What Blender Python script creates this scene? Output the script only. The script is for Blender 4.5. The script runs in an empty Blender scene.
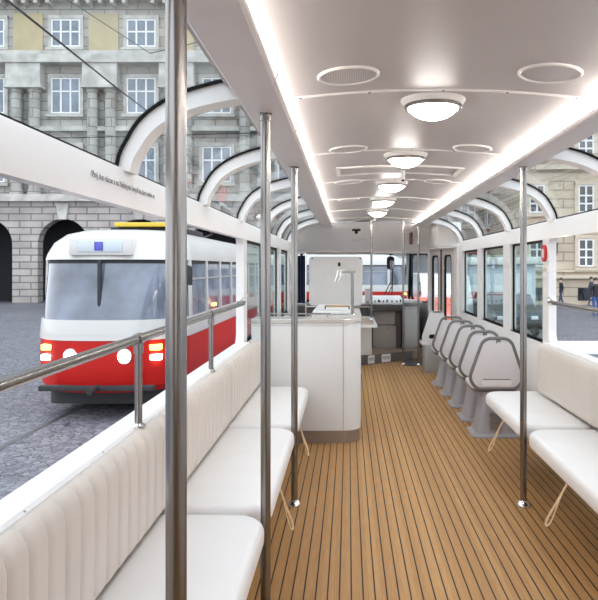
import bpy, bmesh, math, random
from mathutils import Vector, Matrix
random.seed(4)
PI = math.pi
S = bpy.context.scene
COL = S.collection
CX = 0.365                    # middle of the car
def sx(s, off): return CX + s * off

# ------------------------------------------------------------------ materials
def new_mat(name):
    m = bpy.data.materials.new(name); m.use_nodes = True
    nt = m.node_tree; nt.nodes.clear()
    o = nt.nodes.new('ShaderNodeOutputMaterial')
    return m, nt, o
def mat(name, col, rough=.5, metal=0, var=.04, scale=6, bump=0, bscale=80, coat=0, spec=.5, stretch=None):
    m, nt, o = new_mat(name)
    b = nt.nodes.new('ShaderNodeBsdfPrincipled')
    b.inputs['Roughness'].default_value = rough; b.inputs['Metallic'].default_value = metal
    b.inputs['Coat Weight'].default_value = coat; b.inputs['Specular IOR Level'].default_value = spec
    tc = nt.nodes.new('ShaderNodeTexCoord'); mp = nt.nodes.new('ShaderNodeMapping')
    if stretch: mp.inputs['Scale'].default_value = stretch
    nt.links.new(tc.outputs['Object'], mp.inputs['Vector'])
    n = nt.nodes.new('ShaderNodeTexNoise'); n.inputs['Scale'].default_value = scale; n.inputs['Detail'].default_value = 4
    nt.links.new(mp.outputs[0], n.inputs['Vector'])
    r = nt.nodes.new('ShaderNodeValToRGB')
    r.color_ramp.elements[0].position = .3; r.color_ramp.elements[1].position = .7
    r.color_ramp.elements[0].color = (*[max(0, c*(1-var)) for c in col], 1)
    r.color_ramp.elements[1].color = (*[min(1, c*(1+var)) for c in col], 1)
    nt.links.new(n.outputs['Fac'], r.inputs[0]); nt.links.new(r.outputs[0], b.inputs['Base Color'])
    if bump:
        n2 = nt.nodes.new('ShaderNodeTexNoise'); n2.inputs['Scale'].default_value = bscale
        nt.links.new(mp.outputs[0], n2.inputs['Vector'])
        bp = nt.nodes.new('ShaderNodeBump'); bp.inputs['Strength'].default_value = bump; bp.inputs['Distance'].default_value = .01
        nt.links.new(n2.outputs['Fac'], bp.inputs['Height']); nt.links.new(bp.outputs[0], b.inputs['Normal'])
    nt.links.new(b.outputs[0], o.inputs[0])
    return m
def emit(name, col, strength):
    m, nt, o = new_mat(name)
    e = nt.nodes.new('ShaderNodeEmission'); e.inputs[0].default_value = (*col, 1); e.inputs[1].default_value = strength
    nt.links.new(e.outputs[0], o.inputs[0]); return m
def glass(name, tint=(.97, .99, .99), ior=1.45, base=.012):
    m, nt, o = new_mat(name)
    t = nt.nodes.new('ShaderNodeBsdfTransparent'); t.inputs[0].default_value = (*tint, 1)
    g = nt.nodes.new('ShaderNodeBsdfGlossy'); g.inputs['Roughness'].default_value = .02
    f = nt.nodes.new('ShaderNodeLayerWeight'); f.inputs[0].default_value = .5
    mx = nt.nodes.new('ShaderNodeMixShader')
    fac = M_(nt, 'ADD', M_(nt, 'MULTIPLY', M_(nt, 'POWER', f.outputs['Facing'], 5), .6), base)
    nt.links.new(fac, mx.inputs[0]); nt.links.new(t.outputs[0], mx.inputs[1]); nt.links.new(g.outputs[0], mx.inputs[2])
    nt.links.new(mx.outputs[0], o.inputs[0]); return m
def M_(nt, op, a, b=None):
    n = nt.nodes.new('ShaderNodeMath'); n.operation = op
    for i, v in enumerate((a, b)):
        if v is None: continue
        if isinstance(v, (int, float)): n.inputs[i].default_value = v
        else: nt.links.new(v, n.inputs[i])
    return n.outputs[0]
def teak():
    m, nt, o = new_mat('teak_deck')
    b = nt.nodes.new('ShaderNodeBsdfPrincipled'); b.inputs['Roughness'].default_value = .55; b.inputs['Specular IOR Level'].default_value = .3
    tc = nt.nodes.new('ShaderNodeTexCoord'); sp = nt.nodes.new('ShaderNodeSeparateXYZ')
    nt.links.new(tc.outputs['Object'], sp.inputs[0])
    u = M_(nt, 'DIVIDE', M_(nt, 'SUBTRACT', sp.outputs[0], .0124 - .0523*100.5), .0523)
    fr = M_(nt, 'FRACT', u); cell = M_(nt, 'FLOOR', u)
    line = M_(nt, 'LESS_THAN', M_(nt, 'ABSOLUTE', M_(nt, 'SUBTRACT', fr, .5)), .062)
    wn = nt.nodes.new('ShaderNodeTexWhiteNoise'); wn.noise_dimensions = '1D'; nt.links.new(cell, wn.inputs['W'])
    mp = nt.nodes.new('ShaderNodeMapping'); mp.inputs['Scale'].default_value = (60, 2.2, 1)
    nt.links.new(tc.outputs['Object'], mp.inputs[0])
    n = nt.nodes.new('ShaderNodeTexNoise'); n.inputs['Scale'].default_value = 3; n.inputs['Detail'].default_value = 6
    nt.links.new(mp.outputs[0], n.inputs['Vector'])
    fac = M_(nt, 'ADD', M_(nt, 'MULTIPLY', n.outputs[0], .75), M_(nt, 'MULTIPLY', wn.outputs[0], .25))
    r = nt.nodes.new('ShaderNodeValToRGB')
    r.color_ramp.elements[0].position = .25; r.color_ramp.elements[1].position = .75
    r.color_ramp.elements[0].color = (.39, .20, .070, 1); r.color_ramp.elements[1].color = (.56, .32, .13, 1)
    nt.links.new(fac, r.inputs[0])
    mx = nt.nodes.new('ShaderNodeMix'); mx.data_type = 'RGBA'
    nt.links.new(line, mx.inputs[0]); nt.links.new(r.outputs[0], mx.inputs[6]); mx.inputs[7].default_value = (.015, .012, .012, 1)
    nt.links.new(mx.outputs[2], b.inputs['Base Color'])
    bp = nt.nodes.new('ShaderNodeBump'); bp.inputs['Strength'].default_value = .3; bp.inputs['Distance'].default_value = .003
    nt.links.new(M_(nt, 'SUBTRACT', 1, line), bp.inputs['Height']); nt.links.new(bp.outputs[0], b.inputs['Normal'])
    nt.links.new(b.outputs[0], o.inputs[0]); return m
def cobbles(name, c0, c1, scale):
    m, nt, o = new_mat(name)
    b = nt.nodes.new('ShaderNodeBsdfPrincipled'); b.inputs['Roughness'].default_value = .6
    tc = nt.nodes.new('ShaderNodeTexCoord')
    v = nt.nodes.new('ShaderNodeTexVoronoi'); v.feature = 'DISTANCE_TO_EDGE'; v.inputs['Scale'].default_value = scale
    v2 = nt.nodes.new('ShaderNodeTexVoronoi'); v2.inputs['Scale'].default_value = scale
    n = nt.nodes.new('ShaderNodeTexNoise'); n.inputs['Scale'].default_value = .25; n.inputs['Detail'].default_value = 5
    for q in (v, v2, n): nt.links.new(tc.outputs['Object'], q.inputs['Vector'])
    sp = nt.nodes.new('ShaderNodeSeparateColor'); nt.links.new(v2.outputs['Color'], sp.inputs[0])
    f = M_(nt, 'ADD', M_(nt, 'MULTIPLY', sp.outputs[0], .5), M_(nt, 'MULTIPLY', n.outputs[0], .5))
    r = nt.nodes.new('ShaderNodeValToRGB'); r.color_ramp.elements[0].position = .2; r.color_ramp.elements[1].position = .8
    r.color_ramp.elements[0].color = (*c0, 1); r.color_ramp.elements[1].color = (*c1, 1)
    nt.links.new(f, r.inputs[0])
    e = M_(nt, 'LESS_THAN', v.outputs['Distance'], .045)
    mx = nt.nodes.new('ShaderNodeMix'); mx.data_type = 'RGBA'
    nt.links.new(e, mx.inputs[0]); nt.links.new(r.outputs[0], mx.inputs[6]); mx.inputs[7].default_value = (*[c*.45 for c in c0], 1)
    nt.links.new(mx.outputs[2], b.inputs['Base Color'])
    bp = nt.nodes.new('ShaderNodeBump'); bp.inputs['Strength'].default_value = .6; bp.inputs['Distance'].default_value = .02
    nt.links.new(v.outputs['Distance'], bp.inputs['Height']); nt.links.new(bp.outputs[0], b.inputs['Normal'])
    nt.links.new(b.outputs[0], o.inputs[0]); return m
def ashlar(name, c0, c1, joint, bw, bh, js=.03):
    """coursed stone on a facade that faces -Y"""
    m, nt, o = new_mat(name)
    b = nt.nodes.new('ShaderNodeBsdfPrincipled'); b.inputs['Roughness'].default_value = .85
    tc = nt.nodes.new('ShaderNodeTexCoord'); sp = nt.nodes.new('ShaderNodeSeparateXYZ'); cb = nt.nodes.new('ShaderNodeCombineXYZ')
    nt.links.new(tc.outputs['Object'], sp.inputs[0])
    nt.links.new(M_(nt, 'ADD', sp.outputs[0], sp.outputs[1]), cb.inputs[0]); nt.links.new(sp.outputs[2], cb.inputs[1])
    br = nt.nodes.new('ShaderNodeTexBrick'); br.inputs['Scale'].default_value = 1
    br.inputs['Brick Width'].default_value = bw; br.inputs['Row Height'].default_value = bh; br.inputs['Mortar Size'].default_value = js
    br.inputs['Color1'].default_value = (*c0, 1); br.inputs['Color2'].default_value = (*c1, 1); br.inputs['Mortar'].default_value = (*joint, 1)
    nt.links.new(cb.outputs[0], br.inputs['Vector'])
    n = nt.nodes.new('ShaderNodeTexNoise'); n.inputs['Scale'].default_value = .9; n.inputs['Detail'].default_value = 8
    nt.links.new(tc.outputs['Object'], n.inputs['Vector'])
    r = nt.nodes.new('ShaderNodeValToRGB'); r.color_ramp.elements[0].position = .35; r.color_ramp.elements[1].position = .65
    r.color_ramp.elements[0].color = (.72, .72, .72, 1); r.color_ramp.elements[1].color = (1, 1, 1, 1)
    nt.links.new(n.outputs[0], r.inputs[0])
    mx = nt.nodes.new('ShaderNodeMix'); mx.data_type = 'RGBA'; mx.blend_type = 'MULTIPLY'; mx.inputs[0].default_value = .8
    nt.links.new(br.outputs[0], mx.inputs[6]); nt.links.new(r.outputs[0], mx.inputs[7])
    nt.links.new(mx.outputs[2], b.inputs['Base Color'])
    bp = nt.nodes.new('ShaderNodeBump'); bp.inputs['Strength'].default_value = .5; bp.inputs['Distance'].default_value = .03; bp.invert = True
    nt.links.new(br.outputs['Fac'], bp.inputs['Height']); nt.links.new(bp.outputs[0], b.inputs['Normal'])
    nt.links.new(b.outputs[0], o.inputs[0]); return m
def perforated(name, col, pitch):
    m, nt, o = new_mat(name)
    b = nt.nodes.new('ShaderNodeBsdfPrincipled'); b.inputs['Roughness'].default_value = .5
    tc = nt.nodes.new('ShaderNodeTexCoord'); sp = nt.nodes.new('ShaderNodeSeparateXYZ'); nt.links.new(tc.outputs['Object'], sp.inputs[0])
    ds = []
    for k in (0, 1):
        f = M_(nt, 'SUBTRACT', M_(nt, 'FRACT', M_(nt, 'DIVIDE', sp.outputs[k], pitch)), .5)
        ds.append(M_(nt, 'MULTIPLY', f, f))
    hole = M_(nt, 'LESS_THAN', M_(nt, 'ADD', ds[0], ds[1]), .1)
    mx = nt.nodes.new('ShaderNodeMix'); mx.data_type = 'RGBA'
    nt.links.new(hole, mx.inputs[0]); mx.inputs[6].default_value = (*col, 1); mx.inputs[7].default_value = (.27, .25, .25, 1)
    nt.links.new(mx.outputs[2], b.inputs['Base Color']); nt.links.new(b.outputs[0], o.inputs[0]); return m

W = mat('white_paint', (.85, .825, .81), .38, var=.015, scale=3, coat=.15)
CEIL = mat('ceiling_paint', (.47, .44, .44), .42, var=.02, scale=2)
SOFFIT = mat('lit_soffit_paint', (.74, .70, .70), .4, var=.015)  # lighter copy of the ceiling paint, the soffit's brighter light put into colour
RIBM = mat('rib_paint', (.84, .82, .80), .4, var=.01)
TRIMW = mat('trim_strip_white', (.82, .80, .78), .35, var=.01)
LEATHER_SHADED = mat('shaded_leather', (.65, .58, .515), .45, var=.02, scale=5, bump=.12, bscale=220)  # backrests: same leather as the seats, shade put into the colour
LEATHER_SEAT = mat('white_leather', (.83, .80, .775), .42, var=.02, scale=4, bump=.12, bscale=220)
STEEL = mat('brushed_steel', (.29, .275, .265), .25, 1, var=.06, scale=5, stretch=(20, 20, .6))
CHROME = mat('polished_steel', (.75, .73, .70), .14, 1, var=.03)
KICK = mat('kick_steel', (.42, .38, .36), .38, .8, var=.06, scale=4)
BLACK = mat('black_rubber', (.005, .005, .0055), .6, var=.1, spec=.15)
BLACKP = mat('black_plastic', (.008, .008, .009), .4, var=.1, spec=.25)
GREYP = mat('grey_plastic', (.36, .34, .36), .5, var=.05, bump=.05)
GREYT = mat('grey_tube', (.19, .17, .165), .4, .2, var=.06)
SHELL = mat('white_shell', (.74, .70, .705), .38, var=.015)
GREYCAB = mat('grey_cabinet', (.36, .35, .35), .5, var=.04)
DARKCAB = mat('dark_console', (.07, .062, .06), .5, var=.08)
BEIGEP = mat('beige_panel', (.40, .36, .33), .5, var=.05)
LAMINATE = mat('white_laminate', (.80, .79, .78), .35, var=.01)
STRAP = mat('tan_strap', (.74, .53, .32), .6, var=.1, scale=30)
WOOD = mat('oak_wood', (.45, .28, .14), .5, var=.2, scale=8, stretch=(1, 12, 12))
NAVY = mat('navy_cloth', (.015, .022, .05), .8, var=.2, scale=12)
RED = mat('red_plastic', (.65, .02, .02), .35, var=.05)
INK = mat('dark_ink', (.20, .18, .18), .6, var=.05)
BOWL = emit('lit_glass_bowl', (1, .95, .88), 24)
LED = emit('lit_led_tape', (1, .95, .88), 46)
GL = glass('clear_glass')
GLT = glass('tinted_glass', (.84, .93, .92))
TEAK = teak()
DOORW = mat('door_leaf_paint', (.66, .60, .55), .45, var=.02)
PERF = perforated('perforated_grille', (.55, .52, .515), .0085)
SCREEN = mat('plexi_panel', (.74, .72, .71), .25, var=.02)
# street
STREET = cobbles('cobble_setts', (.10, .10, .12), (.25, .245, .275), 10)
SIDEWALK = mat('pale_stone_band', (.72, .72, .74), .8, var=.08, scale=.8)
STONE = ashlar('grey_stone', (.37, .36, .33), (.49, .47, .43), (.21, .20, .19), 1.5, .62)
STONEP = mat('grey_smooth_stone', (.49, .475, .44), .85, var=.25, scale=1.2)
RUSTIC = ashlar('rusticated_stone', (.42, .385, .36), (.52, .48, .45), (.22, .20, .20), 1.5, .46, .045)
OCHRE = mat('ochre_plaster', (.46, .39, .25), .9, var=.08, scale=.7)
BEIGE = ashlar('beige_stone', (.64, .54, .41), (.68, .58, .45), (.40, .33, .25), 5.2, .56, .04)
BEIGES = mat('beige_smooth_stone', (.62, .53, .41), .85, var=.08)
GREENB = ashlar('grey_green_plaster', (.36, .38, .34), (.42, .43, .38), (.22, .23, .21), 2.4, .8)
WFRAME = mat('window_white_paint', (.80, .80, .80), .5, var=.03)
PANE = mat('dark_window_glass', (.16, .20, .25), .08, var=.35, scale=.5, spec=.8)
PANED = mat('black_window_glass', (.03, .035, .04), .08, var=.3, scale=.5, spec=.8)
VOID = mat('dark_passage', (.02, .02, .025), .9, var=.2)
TRED = mat('tram_red_paint', (.50, .012, .008), .5, var=.06, scale=1, spec=.25)
TCREAM = mat('tram_cream_paint', (.62, .60, .57), .3, var=.03, scale=1, coat=.4)
TGLASS = mat('tram_glass', (.15, .175, .225), .07, var=.5, scale=1.2, spec=.9)
TDARK = mat('tram_underframe', (.03, .03, .032), .7, var=.2)
HEADL = emit('lit_headlight', (1, .96, .85), 9)
AMBER = emit('lit_amber_light', (1, .45, .08), 6)
YELLOW = mat('yellow_paint', (.65, .45, .04), .5, var=.08)
RAILST = mat('worn_rail_steel', (.22, .22, .24), .35, .8, var=.2)
WIRE = mat('black_wire', (.03, .03, .035), .6, var=.1)
CARD = mat('dark_car_paint', (.05, .055, .065), .25, var=.1, coat=.5)
CARW = mat('white_van_paint', (.80, .80, .80), .3, var=.03, coat=.4)
SKIN = mat('skin', (.62, .42, .33), .5, var=.05)
HAIR = mat('dark_hair', (.05, .035, .025), .6, var=.2)
JACKET = mat('black_jacket', (.02, .02, .022), .7, var=.2)
JEANS = mat('blue_denim', (.05, .12, .32), .8, var=.2, scale=12)
COATB = mat('dark_blue_coat', (.06, .07, .13), .8, var=.2)
SHOP = mat('pale_blue_panel', (.58, .63, .66), .4, var=.06, scale=.6)

# ------------------------------------------------------------------ mesh builder
def rrect(x0, x1, y0, y1, r, n=6):
    """rounded rectangle, ccw; r = one radius or (x0y0, x1y0, x1y1, x0y1)"""
    if not isinstance(r, (tuple, list)): r = (r,)*4
    pts = []
    for (cx, cy, a0, rr) in ((x0, y0, PI, r[0]), (x1, y0, 1.5*PI, r[1]), (x1, y1, 0, r[2]), (x0, y1, .5*PI, r[3])):
        rr = max(rr, 1e-4)
        ox = cx + (rr if cx == x0 else -rr); oy = cy + (rr if cy == y0 else -rr)
        for i in range(n+1):
            a = a0 + .5*PI*i/n
            pts.append((ox + rr*math.cos(a), oy + rr*math.sin(a)))
    return pts
class MB:
    def __init__(s): s.bm = bmesh.new(); s.mi = 0
    def face(s, vs):
        try:
            f = s.bm.faces.new(vs); f.material_index = s.mi; return f
        except ValueError: return None
    def loft(s, rings, caps=(True, True), closed=True):
        R = [[s.bm.verts.new(p) for p in ring] for ring in rings]
        n = len(R[0])
        for a, b in zip(R, R[1:]):
            for i in range(n if closed else n-1):
                j = (i+1) % n
                s.face((a[i], a[j], b[j], b[i]))
        if closed and caps[0]: s.face(R[0][::-1])
        if closed and caps[1]: s.face(R[-1])
        return s
    def box(s, x0, x1, y0, y1, z0, z1, bev=0):
        if bev:
            return s.slab(x0, x1, y0, y1, z0, z1, bev, bev, 2)
        return s.loft([[(x0, y0, z), (x1, y0, z), (x1, y1, z), (x0, y1, z)] for z in (z0, z1)])
    def slab(s, x0, x1, y0, y1, z0, z1, rc, re, ne=4, nc=6):
        """rounded slab: plan corners rc, top and bottom edges re"""
        if not isinstance(rc, (tuple, list)): rc = (rc,)*4
        rings = []
        for k in range(ne+1):
            a = .5*PI*k/ne; rings.append((z0 + re*(1-math.sin(a)), re*(1-math.cos(a))))
        rings = [(z0 + re*(1-math.cos(.5*PI*k/ne)), re*(1-math.sin(.5*PI*k/ne))) for k in range(ne+1)]
        rings += [(z1 - re*(1-math.cos(.5*PI*k/ne)), re*(1-math.sin(.5*PI*k/ne))) for k in range(ne, -1, -1)]
        return s.loft([[(p[0], p[1], z) for p in rrect(x0+i, x1-i, y0+i, y1-i, tuple(max(c-i, .001) for c in rc), nc)] for z, i in rings])
    def prism(s, poly, axis, a0, a1):
        """poly in the two other axes (cyclic order kept as x,y / x,z / y,z), extruded along axis"""
        def P(p, a):
            return {'x': (a, p[0], p[1]), 'y': (p[0], a, p[1]), 'z': (p[0], p[1], a)}[axis]
        return s.loft([[P(p, a) for p in poly] for a in (a0, a1)])
    def strip(s, outer, inner, axis, a0, a1):
        """ring-shaped prism between two outlines of equal length, or an open band when the outlines are open"""
        def P(p, a):
            return {'x': (a, p[0], p[1]), 'y': (p[0], a, p[1]), 'z': (p[0], p[1], a)}[axis]
        n = len(outer)
        rings = [[P(outer[i], a0), P(outer[i], a1), P(inner[i], a1), P(inner[i], a0)] for i in range(n)]
        return s, rings
    def frame(s, outer, inner, axis, a0, a1):
        _, r = s.strip(outer, inner, axis, a0, a1)
        return s.loft(r + [r[0]], caps=(False, False))
    def band(s, outer, inner, axis, a0, a1):
        _, r = s.strip(outer, inner, axis, a0, a1)
        return s.loft(r)
    def tube(s, pts, r, n=12, caps=True, flat=None):
        pts = [Vector(p) for p in pts]; rings = []
        t0 = (pts[1]-pts[0]).normalized()
        up = Vector((0, 0, 1)) if abs(t0.z) < .9 else Vector((1, 0, 0))
        u = t0.cross(up).normalized(); v = u.cross(t0)
        for i, p in enumerate(pts):
            t = (pts[min(i+1, len(pts)-1)] - pts[max(i-1, 0)]).normalized()
            u = (u - t*u.dot(t)).normalized(); v = t.cross(u)
            rr = r[i] if isinstance(r, (list, tuple)) else r
            rings.append([tuple(p + u*(rr*math.cos(2*PI*k/n)) + v*((flat or 1)*rr*math.sin(2*PI*k/n))) for k in range(n)])
        return s.loft(rings, caps=(caps, caps))
    def lathe(s, prof, c=(0, 0, 0), n=32, axis='z'):
        rings = []
        for r, h in prof:
            ring = []
            for k in range(n):
                a = 2*PI*k/n; p, q = r*math.cos(a), r*math.sin(a)
                ring.append({'z': (c[0]+p, c[1]+q, c[2]+h), 'y': (c[0]+q, c[1]+h, c[2]+p), 'x': (c[0]+h, c[1]+p, c[2]+q)}[axis])
            rings.append(ring)
        return s.loft(rings)
    def build(s, name, mats, parent=None, sharp=32, origin=None):
        bm = s.bm
        bmesh.ops.remove_doubles(bm, verts=bm.verts, dist=1e-6)
        bmesh.ops.recalc_face_normals(bm, faces=bm.faces)
        lim = math.radians(sharp)
        for e in bm.edges:
            if len(e.link_faces) == 2 and e.calc_face_angle(0) > lim: e.smooth = False
        for f in bm.faces: f.smooth = True
        if parent is not None: org = WORLD[parent.name]
        elif origin is not None: org = Vector(origin)
        else:
            c = [v.co for v in bm.verts]
            org = Vector(((min(v.x for v in c)+max(v.x for v in c))/2, (min(v.y for v in c)+max(v.y for v in c))/2, min(v.z for v in c)))
        bmesh.ops.translate(bm, verts=bm.verts, vec=-org)
        me = bpy.data.meshes.new(name); bm.to_mesh(me); bm.free()
        for m in (mats if isinstance(mats, (list, tuple)) else (mats,)): me.materials.append(m)
        o = bpy.data.objects.new(name, me); COL.objects.link(o)
        if parent is not None: o.parent = parent
        else: o.location = org
        WORLD[o.name] = org
        return o
WORLD = {}
def tag(o, label=None, cat=None, group=None, kind=None):
    if label: o['label'] = label
    if cat: o['category'] = cat
    if group: o['group'] = group
    if kind: o['kind'] = kind
    return o
def thing(name, label, cat, loc, group=None, kind=None):
    o = bpy.data.objects.new(name, None); COL.objects.link(o); o.location = loc; o.empty_display_size = .1
    WORLD[o.name] = Vector(loc)
    return tag(o, label, cat, group, kind)
def struct(o, label, cat): return tag(o, label, cat, None, 'structure')
def dup(root, delta, label, rotz=None):
    def cp(o, par):
        c = o.copy(); COL.objects.link(c)
        if par: c.parent = par
        WORLD[c.name] = WORLD[o.name] + Vector(delta)
        for ch in list(o.children): cp(ch, c)
        return c
    r = cp(root, None); r.location = Vector(root.location) + Vector(delta); r['label'] = label
    if rotz is not None: r.rotation_euler.z = rotz
    return r
def text(body, size, loc, rot, m, parent, name='lettering'):
    cu = bpy.data.curves.new(name, 'FONT'); cu.body = body; cu.size = size; cu.extrude = .0004
    cu.materials.append(m)
    o = bpy.data.objects.new(name, cu); COL.objects.link(o); o.parent = parent
    o.location = Vector(loc) - WORLD[parent.name]; o.rotation_euler = rot
    return o

# ------------------------------------------------------------------ the shell of the car
Y0, YB = -1.6, 9.42           # rear end, front end of the straight side walls
PILL = [(-1.6, .25), (5.20, 5.36), (6.45, 6.73), (7.83, 8.08), (9.12, 9.42)]  # first: unseen solid side, added to dim the near bench and pole reflections
floor = MB().box(-.84, 1.57, Y0, 12.2, -.12, 0).build('floor', TEAK, origin=(0, 0, 0))
struct(floor, 'brown teak floor of narrow planks with black caulked lines', 'floor')
for s, side in ((-1, 'left'), (1, 'right')):
    w = MB()
    a, b = sorted((sx(s, 1.165), sx(s, 1.225)))
    yend = 10.75 if s < 0 else YB
    w.box(a, b, Y0, yend, -.3, .845)
    for p, q in PILL: w.box(a, b, p, q, .845, 1.66)
    if s < 0: w.box(a, b, YB, yend, .845, .95)
    # rounded lower corner where the big opening meets the pillar
    cor = [(5.20, .845), (5.20, .955)] + [(5.20-.11+.11*math.cos(t), .955-.11*math.sin(t)) for t in [PI*.5*k/6 for k in range(1, 6)]] + [(5.09, .845)]
    w.prism([(c_[0]+.0006, c_[1]-.0006) for c_ in cor], 'x', a+.0007, b-.0007)
    cor = [(5.20, 1.66), (5.20, 1.61)] + [(5.20-.05+.05*math.cos(t), 1.61+.05*math.sin(t)) for t in [PI*.5*k/6 for k in range(1, 6)]] + [(5.15, 1.66)]
    w.prism([(c_[0]+.0006, c_[1]+.0006) for c_ in cor], 'x', a+.0007, b-.0007)
    struct(w.build('wall_'+side, W), 'white %s side wall below the windows with slim pillars between them' % side, 'wall')
    t = MB()
    t.prism([(sx(s, 1.165), 1.658), (sx(s, 1.26), 1.672), (sx(s, 1.26), 1.80), (sx(s, 1.186), 1.80), (sx(s, 1.18), 1.79)], 'y', Y0, YB if s > 0 else 10.3)
    beam = struct(t.build('trim_%d' % (1 if s < 0 else 2), W), 'long white beam along the top of the %s windows' % side, 'trim')
    if s < 0:
        text('Plný duo nácuo a na Neboj mu úmysl ko doru smím se', .031, (sx(s, 1.165)-.0030, 2.13, 1.725), (PI/2+math.radians(-6), 0, PI/2), INK, beam)
    l = MB()
    l.prism([(sx(s, 1.12), .848), (sx(s, 1.12), .865), (sx(s, 1.13), .872), (sx(s, 1.24), .856), (sx(s, 1.24), .846)], 'y', Y0, 5.2)
    struct(l.build('trim_%d' % (3 if s < 0 else 4), W), 'white window ledge behind the %s bench backrests' % side, 'trim')
    # soffit with its light trough
    q = MB()
    prof = [(.775, 2.15), (.775, 2.064), (.764, 2.053), (.69, 2.048), (.615, 2.046), (.605, 2.052), (.605, 2.066), (.614, 2.070), (.64, 2.064), (.745, 2.068), (.755, 2.15)]
    q.prism([(sx(s, u), v) for u, v in prof], 'y', Y0, 10.42)
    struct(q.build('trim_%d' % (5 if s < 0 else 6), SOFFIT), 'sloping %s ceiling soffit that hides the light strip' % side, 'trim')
    e = MB(); c0 = sx(s, .69)
    e.prism([(c0-.012, 2.081), (c0+.012, 2.081), (c0+.012, 2.089), (c0-.012, 2.089)], 'y', Y0+.1, 10.38)
    root = thing('light_strip', 'glowing warm white cove light running along the %s ceiling edge' % side, 'light', (c0, 4.4, 2.08), 'cove light strips')
    e.build('lit_tape', LED, root)
    ch = MB(); ch.prism([(c0-.016, 2.067), (c0+.016, 2.067), (c0+.016, 2.081), (c0-.016, 2.081)], 'y', Y0+.1, 10.38)
    ch.build('channel', STEEL, root)
# ceiling: shallow curve
cm = MB(); N = 24
low = [(sx(1, -.81+1.62*k/N), 2.165-.04*((-.81+1.62*k/N)/.63)**2+.0) for k in range(N+1)]
cm.prism(low + [(p[0], p[1]+.1) for p in low[::-1]], 'y', Y0, 10.45)
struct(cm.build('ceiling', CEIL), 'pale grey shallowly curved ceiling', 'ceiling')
for i in range(7):
    y = 2.76 + 1.40*i - (1.4 if i == 99 else 0)
    if y > 10.3: break
    st = MB(); hw = .62
    pts = [(sx(1, -hw+2*hw*k/20), 2.165-.04*((-hw+2*hw*k/20)/.63)**2) for k in range(21)]
    st.band([(p[0], p[1]-.007) for p in pts], [(p[0], p[1]+.001) for p in pts], 'y', y-.007, y+.007)
    st.mi = 1
    for u in (-.56, -.28, 0.02, .28, .56):
        z = 2.165-.04*(u/.63)**2
        st.lathe([(.005, -.0095), (.005, -.006)], (sx(1, u), y, z), 8)
    struct(st.build('trim_%d' % (7+i), [TRIMW, BLACKP]), 'white curved ceiling seam strip number %s from the rear' % ['one','two','three','four','five','six','seven'][i], 'trim')
# unseen rear wall with a window; wood added to darken and warm pole reflections
rw = MB()
rw.box(-.84, 1.57, Y0-.08, Y0, -.3, .9); rw.box(-.84, 1.57, Y0-.08, Y0, 1.66, 2.2)
rw.box(-.84, -.2, Y0-.08, Y0, .9, 1.66); rw.box(.93, 1.57, Y0-.08, Y0, .9, 1.66)
struct(rw.build('wall_back', WOOD), 'unseen rear end wall with a window, wood added for warm reflections', 'wall')
wb = MB(); wb.frame(rrect(-.2, .93, .9, 1.66, .05), rrect(-.18, .91, .92, 1.64, .05), 'y', Y0-.06, Y0-.02)
wbo = struct(wb.build('window_20', BLACK), 'wide rear window', 'window')
MB().box(-.19, .92, Y0-.045, Y0-.039, .91, 1.65).build('pane', GL, wbo)

# ---- arched skylights
ARC = [(1.207, 1.795), (1.196, 1.85), (1.167, 1.907), (1.137, 1.957), (1.099, 1.998), (1.037, 2.042), (.953, 2.080), (.88, 2.102), (.80, 2.121), (.72, 2.136)]
def arc_smooth(n=20):
    P = [Vector((a, b)) for a, b in ARC]; out = []
    m = len(P)-1
    for k in range(n+1):
        t = k/n*m; i = min(int(t), m-1); f = t-i
        p0, p1, p2, p3 = P[max(i-1, 0)], P[i], P[i+1], P[min(i+2, m)]
        out.append(.5*((2*p1)+(p2-p0)*f+(2*p0-5*p1+4*p2-p3)*f*f+(3*p1-p0-3*p2+p3)*f**3))
    return out
A = arc_smooth()
def off_arc(d0, d1):
    out = []
    for i, p in enumerate(A):
        t = (A[min(i+1, len(A)-1)] - A[max(i-1, 0)]).normalized(); nrm = Vector((t.y, -t.x))
        if nrm.x > 0: nrm = -nrm
        if nrm.y > 0 and nrm.x > -.2: nrm = -nrm
        d = d0 + (d1-d0)*i/(len(A)-1)
        out.append(p + nrm*d)
    return out
RIBY = [1.09, 2.47, 3.80, 5.13, 6.53, 7.93, 9.30]
IN0, IN1, OUT = off_arc(.048, .075), off_arc(.0, .0), off_arc(-.012, -.012)
ordn = ['first', 'second', 'third', 'fourth', 'fifth', 'sixth', 'seventh']
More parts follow.
